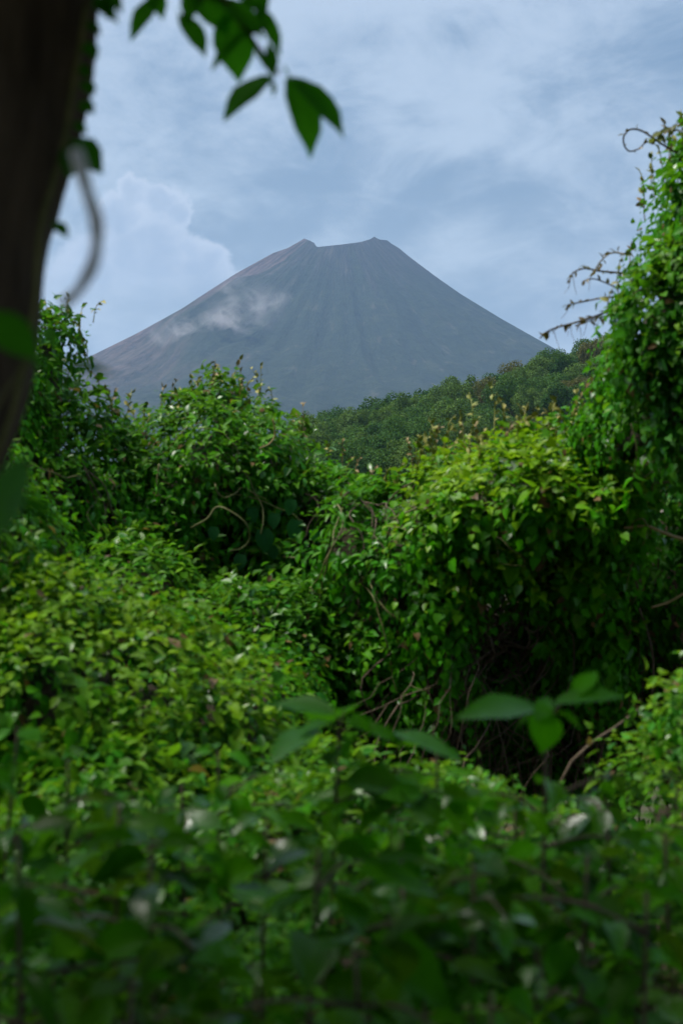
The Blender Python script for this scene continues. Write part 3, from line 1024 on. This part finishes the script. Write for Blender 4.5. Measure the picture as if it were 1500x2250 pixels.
shoot(wall, pts_at([(1370, 650), (1320, 655), (1275, 664), (1248, 670), (1244, 682)], 4.9), 0.005, 0.003, mat=M_DRY, leaves=10, lsize=0.024, col=brown)
shoot(wall, pts_at([(1380, 660), (1320, 690), (1265, 708), (1210, 724), (1184, 744)], 4.9), 0.008, 0.003, mat=M_DRY, leaves=20, lsize=0.028, col=brown)
shoot(wall, pts_at([(1370, 690), (1330, 694), (1290, 706), (1262, 716)], 4.95), 0.005, 0.003, mat=M_DRY, leaves=12, lsize=0.030, col=brown)
for a, b, c, d in ((1250, 622, 1238, 645), (1258, 606, 1266, 648), (1300, 600, 1292, 640), (1216, 724, 1228, 765), (1248, 672, 1232, 700), (1270, 708, 1272, 762), (1290, 704, 1280, 740), (1300, 700, 1310, 735),
                   (1255, 714, 1262, 750), (1238, 718, 1246, 738), (1320, 694, 1312, 728)):
    shoot(wall, pts_at([(a, b), ((a + c) / 2 + random.uniform(-6, 6), (b + d) / 2), (c, d)], 4.9), 0.0018, 0.0008, name='tendril', mat=M_DRY)
# leafy vine hanging free in front of the recess
sh = shoot(wall, pts_at([(1385, 930), (1398, 985), (1392, 1040), (1382, 1090), (1378, 1130)], 4.9), 0.004, 0.002, name='hanging_stem', mat=M_STEM, leaves=14, lsize=0.055, col=FRESH * 1.3)
shoot(T[6], pts_at([(1370, 1160), (1420, 1157), (1460, 1172), (1505, 1186), (1570, 1190)], 5.2, .01), 0.007, 0.011, name='bare_branch', mat=M_SHOOT)
shoot(T[6], pts_at([(1430, 1335), (1470, 1322), (1510, 1300), (1560, 1290)], 5.3, .01), 0.006, 0.008, name='bare_branch', mat=M_SHOOT)

for th, D, list_ in ((T[1], 7.0, [(480, 850, 476, 800), (440, 880, 425, 835), (420, 895, 395, 850), (520, 850, 512, 828), (380, 920, 352, 868), (345, 935, 300, 890), (600, 880, 590, 850), (560, 870, 575, 846)]),
                     (T[0], 6.5, [(270, 920, 290, 855), (300, 940, 275, 880), (230, 890, 262, 900), (320, 955, 340, 905)]),
                     (T[3], 6.0, [(1085, 925, 1070, 838), (1110, 920, 1090, 862), (1040, 930, 1030, 862), (1150, 920, 1160, 885), (1200, 925, 1222, 872), (1240, 930, 1285, 884), (960, 965, 945, 925), (985, 950, 1000, 912),
                                  (1130, 925, 1140, 890), (1260, 930, 1258, 895), (1020, 945, 1010, 905), (1180, 925, 1178, 895)])):
    for a, b, c, d in list_:
        mx, my = (a + c) / 2 + random.uniform(-8, 8), (b + d) / 2
        shoot(th, pts_at([(a, b + 25), (mx, my), (c, d)], D, .1), 0.0035, 0.0018, leaves=7, lsize=0.032, tiny=True, mat=M_TIP)
# a fringe of young, yellowish tips along the tops
ZG = ZB.reshape(ZH, ZW)
for x0_, x1_, th, cnt_ in ((100, 320, T[0], 12), (330, 700, T[1], 26), (900, 1290, T[3], 34), (720, 880, T[2], 8), (1300, 1490, T[5], 14)):
    for q in range(cnt_):
        px = random.uniform(x0_, x1_)
        colm = ZG[:, int(px / ZC)]
        rows = np.nonzero(colm < 30)[0]
        rows = rows[rows > 8]
        if not len(rows): continue
        r0 = rows[0]; D = float(colm[r0]); py = r0 * ZC + random.uniform(5, 60)
        h = random.uniform(22, 58); lean = random.uniform(-26, 26)
        shoot(th, pts_at([(px, py + 22), (px + lean * .3, py - h * .5), (px + lean, py - h)], D + .02, .01), 0.0034, 0.0016, leaves=6, lsize=0.030,
              col=np.array([0.20, 0.19, 0.035]) if random.random() < .6 else np.array([0.20, 0.13, 0.05]), n=9, tiny=True, mat=random.choice((M_TIP, M_TIP, M_SHOOT)))
shoot(T[0], pts_at([(95, 720), (120, 722), (150, 738), (175, 765)], 6.3), 0.004, 0.002, leaves=8, lsize=0.03, col=brown)
shoot(T[0], pts_at([(105, 760), (100, 715), (92, 690)], 6.3), 0.004, 0.002, leaves=8, lsize=0.05, col=FRESH)
# thick looping stems over the left mound
shoot(T[1], pts_at([(350, 1020), (345, 1060), (348, 1085), (362, 1095), (376, 1090)], 6.0, .02), 0.006, 0.004, name='vine_stem', mat=M_STEM, leaves=14, lsize=0.03, col=FRESH * 1.2)
shoot(T[1], pts_at([(600, 920), (604, 955), (592, 975), (570, 985)], 6.15, .02), 0.006, 0.004, name='vine_stem', mat=M_SHOOT)
shoot(T[1], pts_at([(420, 1160), (455, 1140), (475, 1115), (500, 1120), (540, 1150), (548, 1185), (530, 1205), (505, 1210)], 6.02, .02), 0.007, 0.005, name='vine_stem', mat=M_STEM, n=40)
# broad heart leaves on the left mound's face
for a, b, s, in ((578, 1186, .10), (632, 1225, .095), (606, 1150, .07), (652, 1165, .085), (596, 1222, .06), (552, 1138, .065), (690, 1185, .06), (640, 1120, .07), (530, 1240, .07), (470, 1180, .06), (700, 1240, .065)):
    leaf_object(at(a, b - 22, 6.1 + random.uniform(-.06, .06)), (random.uniform(-.3, .3), -0.25, -1), (random.uniform(-.3, .3), -1, 0.35), s, 3, BLUISH * random.uniform(.9, 1.3), 1, .9, T[1], ME_VINE)
# dry stems arching down in the dark hollow
for k in range(60):
    x0 = random.uniform(900, 1150); y0 = random.uniform(1270, 1360) + (1020 - x0) * 0.1
    x1 = x0 - random.uniform(-60, 220); y1 = random.uniform(1480, 1660)
    D0 = random.uniform(5.6, 6.2); D1 = random.uniform(5.25, 6.0)
    bow = random.uniform(10, 70)
    P = [at(x0, y0, D0), at(x0 + bow * .8, y0 + 60, D0 - .1), at((x0 + x1) / 2 + bow, (y0 + y1) / 2, (D0 + D1) / 2), at(x1, y1, D1), at(x1 - 60, y1 + 150, D1)]
    P = [q + rng.normal(size=3) * np.array([.09, .08, .06]) for q in P]
    P = spline(P, 22) + rng.normal(size=(22, 3)) * 0.008
    V, F = tube(P, np.linspace(.0034, .0018, 22) * random.uniform(.5, 1.5), 5)
    obj('dry_stem', mesh_from('dry_stem', V, F, M_DRY), T[4])
for k in range(26):
    x0 = random.uniform(1150, 1480); y0 = random.uniform(1150, 1350); x1 = x0 + random.uniform(-170, 90); y1 = random.uniform(1430, 1680)
    D0 = random.uniform(5.7, 6.2)
    P = spline([at(x0, y0, D0), at((x0 + x1) / 2 + random.uniform(-70, 70), (y0 + y1) / 2 + random.uniform(-40, 40), D0 - .1), at(x1, y1, D0), at(x1 + random.uniform(-70, 70), y1 + 200, D0)], 18)
    V, F = tube(P, np.linspace(.005, .004, 18) * random.uniform(.5, 1.6), 5)
    obj('dry_stem', mesh_from('dry_stem', V, F, M_DRY), T[6])

# the dead stick leaning in front of the recess
P = spline([at(1245, 1682, 3.9), at(1300, 1632, 3.95), at(1350, 1598, 4.0), at(1400, 1560, 4.05)], 18)
P[0] += np.array([-.05, -.02, -.1])
V, F = tube(P, np.linspace(.0052, .003, 18), 6, .15)
st = obj('dead_stick', mesh_from('dead_stick', V, F, M_DRY)); tag(st, 'bare brown dead stick slanting up in front of the shaded recess', 'stick')


# ------------------------------------------------------------------ saplings in the near undergrowth
def sapling(name, px, py, D, label, seed, nodes=6, gap=0.05, lsize=0.11, lean=(0, 0), tone=1.0, droop=0.35, kinds=(4, 4, 1), extra=()):
    r = random.Random(seed)
    top = at(px, py, D)
    foot = np.array([top[0] + lean[0], top[1] + lean[1], 0.0])
    e = empty(name, foot, label, 'sapling', 'saplings in the near undergrowth')
    mid = (foot + top) / 2 + np.array([r.uniform(-.03, .03), r.uniform(-.03, .03), 0])
    P = spline([foot, mid, top], 24)
    V, F = tube(P, np.linspace(.0075, .0025, 24), 6)
    obj('stem', mesh_from('stem', V, F, M_TWIG), e)
    base = np.array([0.040, 0.185, 0.001]) * tone
    up = unit(top - mid)
    twigs = [(top, top - up * gap * nodes, nodes)]
    for q in range(3):                                    # side branches, nearly level
        a = r.uniform(0, 6.28)
        b0 = top - up * r.uniform(.04, .22)
        b1 = b0 + np.array([math.cos(a), math.sin(a) * .8, r.uniform(-.05, .35)]) * r.uniform(.10, .20)
        twigs.append((b1, b0, 3))
        V, F = tube(spline([b0, (b0 + b1) / 2 + np.array([0, 0, .012]), b1], 8), np.linspace(.003, .0014, 8), 5)
        obj('branch', mesh_from('branch', V, F, M_TWIG), e)
    for (t1, t0, nn_) in twigs:
        az = r.uniform(0, 3.14)
        ax_ = unit(t0 - t1); ln = float(np.linalg.norm(t0 - t1))
        for k in range(nn_):
            z = t1 + ax_ * ln * k / nn_
            az += 1.57 + r.uniform(-.35, .35)
            pairs = 2 if k else 3
            for s_ in range(pairs):
                a = az + s_ * 2 * math.pi / pairs + r.uniform(-.3, .3)
                d = np.array([math.cos(a), math.sin(a), -droop * r.uniform(-.2, 1.8) + (0.25 if k == 0 else 0)])
                S = lsize * 0.74 * (0.62 + 0.38 * min(1, k / 2)) * r.uniform(.65, 1.3)
                c = base * r.uniform(.6, 1.45) + np.array([.05, .05, 0]) * r.random() ** 3
                leaf_object(z + unit(d) * 0.015, d, (r.uniform(-.5, .5), -.35 + r.uniform(-.5, .5), 1), S, r.choice((1, 1, 2, 4)), c, r.uniform(.4, 2.0), r.uniform(.9, 1.25), e, ME_BROAD)
    for (ax, ay, D1, bx, by, D2, wsc, nz) in extra:      # leaves read off the photograph: base and tip
        a, b = at(ax, ay, D1), at(bx, by, D2)
        leaf_object(a, b - a, nz, float(np.linalg.norm(b - a)), 4, base * r.uniform(.9, 1.5), .7, wsc, e, ME_BROAD)
        V, F = tube(spline([top - np.array([0, 0, .02]), (top + a) / 2, a], 6), .0016, 4)
        obj('leaf_stalk', mesh_from('leaf_stalk', V, F, M_STEM), e)
    return e


sapling('sapling', 1200, 1565, 2.0, 'sapling with one wide bright leaf, top plant before the dark hollow', 3, 4, .09, .075, (0.01, 0), 1.25, extra=(
    (1178, 1556, 2.0, 1012, 1546, 1.95, .85, (0, -.55, 1)), (1215, 1545, 2.0, 1370, 1505, 1.98, .8, (0, -.4, 1)), (1200, 1560, 1.99, 1196, 1640, 1.93, 1.2, (.1, -1, .3)), (1262, 1530, 2.0, 1306, 1462, 2.03, 1.0, (-.4, -.6, .5)),
    (1205, 1535, 2.0, 1180, 1575, 1.96, 1.0, (.3, -.5, 1))))
sapling('sapling', 745, 1580, 2.1, 'sapling spreading flat layered leaves in the middle of the undergrowth', 11, 5, .045, .115, (-.05, .05), 1.15, .22, extra=(
    (760, 1590, 2.1, 890, 1612, 2.05, .7, (0, -.25, 1)), (860, 1610, 2.08, 1005, 1640, 2.0, .65, (0, -.2, 1)), (700, 1600, 2.1, 590, 1645, 2.0, .7, (0, -.3, 1)), (735, 1570, 2.1, 600, 1520, 2.15, .7, (0, -.5, 1)), (760, 1560, 2.1, 700, 1545, 2.3, .8, (0, -.2, 1))))
sapling('sapling', 960, 1640, 2.39, 'sapling with yellowish arching leaves below the wide bright leaf', 21, 5, .05, .10, (.03, 0), 1.2, .4)
sapling('sapling', 150, 1670, 1.97, 'sapling with a large dark curled leaf low beneath the leaning trunk', 5, 5, .05, .10, (-.05, 0), .9, .45)
sapling('sapling', 262, 1765, 1.85, 'sapling on a thin dark stem, left of the two bare stems', 8, 3, .028, .105, (0.0, 0), .95, .15)
sapling('sapling', 585, 1800, 1.85, 'sapling on a thin dark stem, right of the two bare stems', 13, 3, .028, .115, (0.0, 0), .9, .15)
sapling('sapling', 880, 1820, 1.79, 'sapling with broad dark leaves spread low in the centre', 17, 4, .04, .105, (.02, 0), .8, .3)
sapling('sapling', 1330, 1700, 2.21, 'sapling with drooping dark leaves just below the dead stick', 19, 5, .045, .09, (.02, 0), .85, .6)
sapling('sapling', 1130, 1760, 2.33, 'sapling with small leaves between the central and the right saplings', 23, 5, .05, .085, (0, 0), 1.05, .4)
sapling('sapling', 1460, 1830, 2.09, 'sapling with pale green leaves against the sunlit bank', 29, 5, .045, .085, (.03, 0), 1.15, .4)
sapling('sapling', 40, 1600, 2.15, 'sapling leaning in beside the lower edge of the bright bank', 31, 5, .05, .095, (-.05, 0), 1.0, .35)
sapling('sapling', 400, 1720, 2.33, 'sapling with bright leaves between the two thin dark stems', 37, 4, .05, .095, (0, 0), 1.15, .3)
sapling('sapling', 120, 2080, 1.79, 'dim sapling low by the bottom edge, under the curled leaf', 41, 4, .05, .09, (0, 0), .9, .4)
sapling('sapling', 1180, 2020, 1.85, 'dim sapling with narrow leaves low on the right-hand side', 43, 5, .05, .09, (.02, 0), .9, .35, (2, 4, 4))
sapling('sapling', 560, 2120, 1.73, 'dim sapling low by the bottom edge between the thin stems', 47, 4, .05, .09, (.02, 0), .85, .35)
sapling('sapling', 930, 2160, 1.73, 'dim sapling at the bottom edge under the broad dark leaves', 53, 4, .05, .085, (.02, 0), .85, .35)
sapling('sapling', 1400, 2150, 1.85, 'dim sapling in the lower right-hand corner', 59, 4, .05, .085, (.02, 0), .9, .35)

for (px, py, D, label, sd, nn, gp, ls, tn, dr) in [
        (330, 1850, 1.61, 'sapling with wide dark leaves crossing in front of the left thin stem', 61, 4, .045, .115, .85, .25),
        (700, 1870, 1.55, 'sapling with wide dark leaves crossing in front of the right thin stem', 67, 4, .045, .115, .8, .25),
        (40, 1830, 1.55, 'sapling with large shadowy leaves at the lower left edge', 71, 4, .05, .11, .85, .35),
        (1040, 1900, 1.74, 'sapling with shadowy leaves under the small-leaved sapling', 73, 5, .045, .09, .85, .35),
        (1290, 1880, 1.80, 'sapling with light-catching leaves below the drooping sapling', 79, 5, .045, .085, 1.0, .3),
        (480, 1650, 2.42, 'sapling with fresh green leaves at the foot of the bright bank', 83, 5, .05, .09, 1.2, .3),
        (860, 1690, 2.17, 'sapling with bright arching leaves right of the flat-layered sapling', 89, 5, .05, .10, 1.1, .3),
        (1420, 1960, 1.74, 'sapling with dim leaves along the lower right edge', 97, 4, .045, .09, .9, .35),
        (290, 2150, 1.43, 'sapling blurred almost dark at the bottom, near the lower left', 101, 4, .045, .09, .85, .35),
        (780, 2080, 1.49, 'sapling blurred almost dark at the bottom centre', 103, 4, .045, .09, .8, .3),
        (1080, 2180, 1.49, 'sapling blurred almost dark at the bottom, right of centre', 107, 4, .045, .085, .8, .35)]:
    sapling('sapling', px, py, D, label, sd, nn, gp, ls, (random.uniform(-.04, .04), 0), tn, dr)

# ------------------------------------------------------------------ the tree the photographer stands under
edge = [(232, -220), (222, -60), (214, 10), (196, 120), (182, 200), (166, 300), (140, 400), (116, 480), (105, 560), (97, 680), (70, 830), (30, 960), (-20, 1080), (-110, 1300), (-190, 1600), (-260, 2100), (-330, 2900), (-360, 3500)]
DT = 1.5
ctr, rad = [], []
for k, (a, b) in enumerate(edge):
    p = at(a, b, DT)
    rd = 0.082 + 0.00001 * max(0, b) + (0.00002 * max(0, b - 2000))
    ctr.append(p - np.array([rd, 0, 0])); rad.append(rd)
top_c = ctr[0] + np.array([0.10, -0.1, 0.45]); ctr = [top_c + np.array([.25, -.15, 1.0]), top_c] + ctr; rad = [.05, .07] + rad
ctr[-1][2] = -0.1
Pt = spline(ctr, 90); rt = np.interp(np.linspace(0, 1, 90), np.linspace(0, 1, len(rad)), rad)
tree_e = empty('shade_tree', (Pt[-1][0], Pt[-1][1], 0), 'dark leaning tree trunk close to the camera with leaves hanging overhead', 'tree')
V, F = tube(Pt, rt, 26)
V = [v + (v - Pt[i // 26]) * (0.08 * float(N2(np.array([v]) * np.array([1, 1, .35]), 16)[0]) + 0.05 * float(N3(np.array([v]) * np.array([1, 1, .4]), 40)[0])) for i, v in enumerate(V)]
trunk = obj('trunk', mesh_from('trunk', V, F, M_BARK), tree_e)

# limbs and unseen crown overhead, its spread shaped to darken the undergrowth
tip = Pt[0]
limbs = [[tip, tip + (.5, -.3, .5), tip + (1.4, -.4, .7), tip + (2.2, 0, .8)], [tip, tip + (-.4, -.6, .5), tip + (-1.1, -1.0, .8)], [tip, tip + (.3, .5, .6), tip + (.8, 1.3, .9)],
         [tip, tip + (.4, -1.0, .5), tip + (.7, -2.2, .6)]]
for lm in limbs:
    P = spline(lm, 16); V, F = tube(P, np.linspace(.045, .012, 16), 8, .1)
    obj('limb', mesh_from('limb', V, F, M_BARK), tree_e)
n = 15500
cp = np.column_stack([rng.normal(-0.2, 1.9, n), rng.normal(1.1, 1.4, n), rng.uniform(2.4, 4.8, n)])
cp[:, 2] += 0.3 * N1(cp, 1.5)
behind_cam = rng.uniform(size=n) < 0.08                      # unseen leaves added behind the photographer to cut the light
cp[behind_cam] = np.column_stack([rng.normal(0, 1.8, behind_cam.sum()), rng.uniform(-3.4, -1.2, behind_cam.sum()), rng.uniform(.4, 3.0, behind_cam.sum())])
fy = cp[:, 1] > 0.02
with np.errstate(all='ignore'):
    ppx = 750 + cp[:, 0] / cp[:, 1] * FP; ppy = 1125 - (cp[:, 2] - CZ) / cp[:, 1] * FP
infr = fy & (ppx > -250) & (ppx < 1750) & (ppy > -260)
lump = N2(cp, 1.6) + 0.4 * N3(cp, 4) > -0.5
cp = cp[~infr & lump & (cp[:, 1] < 3.1)]
n = len(cp)
Lc = dict(P=cp, D=unit(rng.normal(size=(n, 3)) + np.array([0, 0, -.5])), N=unit(rng.normal(size=(n, 3)) * .5 + np.array([0, 0, 1])), S=rng.uniform(.09, .17, n), K=np.full(n, 4),
          C=np.array([0.035, 0.085, 0.018]) * rng.uniform(.7, 1.3, (n, 1)), ZS=rng.uniform(.5, 1.5, n), WS=rng.uniform(.9, 1.2, n))
bake_leaves('crown', Lc, M_SHADE_CANOPY, tree_e)

# the twig that hangs into the top of the picture
DB = 1.6
twig_pts = [(330, -260), (420, -80), (500, 10), (545, 75), (585, 130), (612, 163)]
P = spline([at(a, b, DB) for a, b in twig_pts], 24)
V, F = tube(P, np.linspace(.006, .0018, 24), 6)
twig = obj('twig', mesh_from('twig', V, F, M_TWIG), tree_e)
for seq in ([(500, 10), (440, -10), (380, -30), (300, -20)], [(545, 75), (580, 60), (600, 40)]):
    V, F = tube(spline([at(a, b, DB) for a, b in seq], 10), np.linspace(.003, .0015, 10), 5)
    obj('twig', mesh_from('twig', V, F, M_TWIG), tree_e)
GL = np.array([0.045, 0.210, 0.008])
hang = [((600, 166), (478, 240), 1.3, (0, -.5, 1)), ((634, 168), (706, 328), .95, (.8, -.8, .1)), ((640, 168), (772, 274), .9, (.3, -.7, 1)),
        ((500, 30), (530, 165), 1.1, (.3, -1, 0)), ((545, 70), (455, 135), .7, (0, -.6, 1)), ((395, 30), (458, 108), .85, (.3, -.8, .6)),
        ((350, -10), (278, 72), .8, (0, -.7, .8)), ((560, 10), (625, 105), .6, (.4, -.8, .3)), ((590, 95), (606, 160), .7, (.6, -.8, .1)),
        ((470, -10), (590, 60), 1.1, (.2, -.6, 1)), ((430, -30), (505, 60), 1.2, (.1, -.8, .6)), ((520, -50), (590, 20), 1.2, (.2, -.8, .6)), ((330, -30), (360, 30), .9, (.2, -.8, .5)),
        ((596, 175), (606, 205), .5, (.6, -.8, .1)), ((450, -60), (400, 40), .9, (-.2, -.8, .6)), ((560, 110), (598, 150), .6, (.5, -.8, .3))]
for (a, b, wsc, nz) in hang:
    A, B = at(*a, DB), at(*b, DB - .02)
    leaf_object(A, B - A, nz, float(np.linalg.norm(B - A)), 4, GL * random.uniform(1.2, 1.8), .7, wsc, twig, ME_HANG)
# a little creeper up the trunk's edge
cr = empty('trunk_creeper', (ctr[-1][0] + rad[-1], DT - .02, 0.0), 'small creeper whose leaf tips stick out along the edge of the leaning trunk', 'creeper')
P = spline([at(a - 22, b, DT - .055) for a, b in edge[2:]], 60)
V, F = tube(P, .003, 6)
obj('stem', mesh_from('stem', V, F, M_STEM), cr)
for (a, b, wsc) in [((160, 310), (225, 372), 1.2), ((162, 320), (152, 388), 1.2), ((120, 490), (150, 516), 1.0), ((180, 225), (205, 245), 1.3), ((185, 180), (206, 205), 1.3), ((186, 95), (214, 124), 1.2),
                    ((205, 5), (262, 40), .9), ((215, -10), (240, 35), 1.0), ((230, -20), (270, 20), .9), ((172, 145), (198, 165), 1.2), ((165, 270), (190, 290), 1.0), ((190, 50), (222, 70), 1.0)]:
    A, B = at(*a, DT - .05), at(*b, DT - .06)
    leaf_object(A, B - A, (random.uniform(-.2, .4), -.8, .6), float(np.linalg.norm(B - A)), 1, GL * random.uniform(.7, 1.2), .8, wsc * 1.1, cr, ME_HANG)
# the two big blurred leaves low on the trunk
for (a, b, D, wsc) in [((-40, 690), (95, 775), 1.0, 1.3), ((60, 800), (262, 797), 1.05, .35), ((30, 1100), (130, 1120), 1.1, .9), ((60, 1010), (-40, 1190), 1.1, .9)]:
    A, B = at(*a, D), at(*b, D)
    leaf_object(A, B - A, (.1, -.7, .8), float(np.linalg.norm(B - A)), 4, GL * random.uniform(.7, 1.0), .6, wsc, cr, ME_BROAD)
    V, F = tube(spline([A, A + np.array([-.05, .1, -.03]), A + np.array([-.12, .3, -.08])], 8), .0016, 4)
    obj('leaf_stalk', mesh_from('leaf_stalk', V, F, M_STEM), cr)

# the pale looping stem that hangs close to the lens
P = spline([at(168, 330, .95), at(186, 400, .95), at(208, 470, .95), at(214, 530, .95), at(200, 590, .95), at(170, 640, .95), at(138, 668, .95)], 40)
V, F = tube(P, np.linspace(.0048, .0036, 40) * (1 + .12 * np.sin(np.linspace(0, 21, 40))), 8, .1)
hv = obj('hanging_vine', mesh_from('hanging_vine', V, F, M_PALE)); tag(hv, 'pale curved blurred stem hanging beside the dark leaning trunk', 'vine')


# ------------------------------------------------------------------ wisps of cloud on the bare flank
def wisp_material():
    m, t = new_mat('flank_cloud')
    tcn = t.node('ShaderNodeTexCoord')
    ob = tcn.outputs['Object']
    geo = t.node('ShaderNodeNewGeometry')
    ln = t.vmath('LENGTH', ob)
    edge_ = t.rng(ln, 1.0, 0.0)
    nz = t.noise(geo.outputs['Position'], 0.011, 6, 0.7, 0.9)
    d = t.math('MULTIPLY', t.math('MULTIPLY', edge_, t.rng(nz, 0.43, 0.68)), 0.012)
    v = t.node('ShaderNodeVolumePrincipled')
    v.inputs['Color'].default_value = (0.90, 0.84, 0.86, 1)
    t.l.new(d, v.inputs['Density'])
    v.inputs['Anisotropy'].default_value = 0.2
    o = t.node('ShaderNodeOutputMaterial'); t.l.new(v.outputs[0], o.inputs['Volume'])
    return m


MW = wisp_material()
from mathutils.bvhtree import BVHTree
vbvh = BVHTree.FromPolygons([v.co for v in vme.vertices], [tuple(p.vertices) for p in vme.polygons])
for (px, py, rx, ry, rz, rot, lab) in [(515, 705, 240, 120, 130, -30, 'brightest wisp of cloud against the bare flank, beside the dark spur'), (420, 722, 210, 100, 75, -14, 'thin low wisp of cloud trailing along the brown flank'),
                                  (590, 672, 120, 90, 45, -28, 'small upper wisp of cloud at the head of the dark spur'), (505, 632, 110, 70, 34, -35, 'faint high wisp of cloud on the brown upper flank')]:
    dr_ = Vector(at(px, py, 1000.0)) - Vector((0, 0, CZ))
    D = vbvh.ray_cast(Vector((0, 0, CZ)), dr_.normalized())[0].y - ry * 0.55
    V, F = [], []
    nu, nv = 24, 14
    for j in range(nv + 1):
        for i in range(nu):
            ph, thh = math.pi * j / nv, 2 * math.pi * i / nu
            V.append((math.sin(ph) * math.cos(thh), math.sin(ph) * math.sin(thh), math.cos(ph)))
    for j in range(nv):
        for i in range(nu):
            F.append((j * nu + i, (j + 1) * nu + i, (j + 1) * nu + (i + 1) % nu, j * nu + (i + 1) % nu))
    o = obj('cloud_wisp', mesh_from('cloud_wisp', V, F, MW))
    p = at(px, py, D); o.location = p
    o.scale = (rx, ry, rz); o.rotation_euler = (0, R(rot), 0)
    tag(o, lab, 'cloud', 'cloud wisps on the volcano', 'stuff')

# ------------------------------------------------------------------ haze
hx = 8200
V = [(x, y, z) for z in (-6, 1290) for y in (-1700, 13200) for x in (-hx, hx)]
F = [(0, 2, 3, 1), (4, 5, 7, 6), (0, 1, 5, 4), (2, 6, 7, 3), (0, 4, 6, 2), (1, 3, 7, 5)]
m, t = new_mat('haze_air')
v = t.node('ShaderNodeVolumePrincipled')
v.inputs['Color'].default_value = (0.37, 0.57, 0.88, 1)
v.inputs['Density'].default_value = 0.000070
v.inputs['Anisotropy'].default_value = 0.1
o = t.node('ShaderNodeOutputMaterial'); t.l.new(v.outputs[0], o.inputs['Volume'])
hz = obj('haze', mesh_from('haze', V, F, m, False)); tag(hz, kind='stuff')
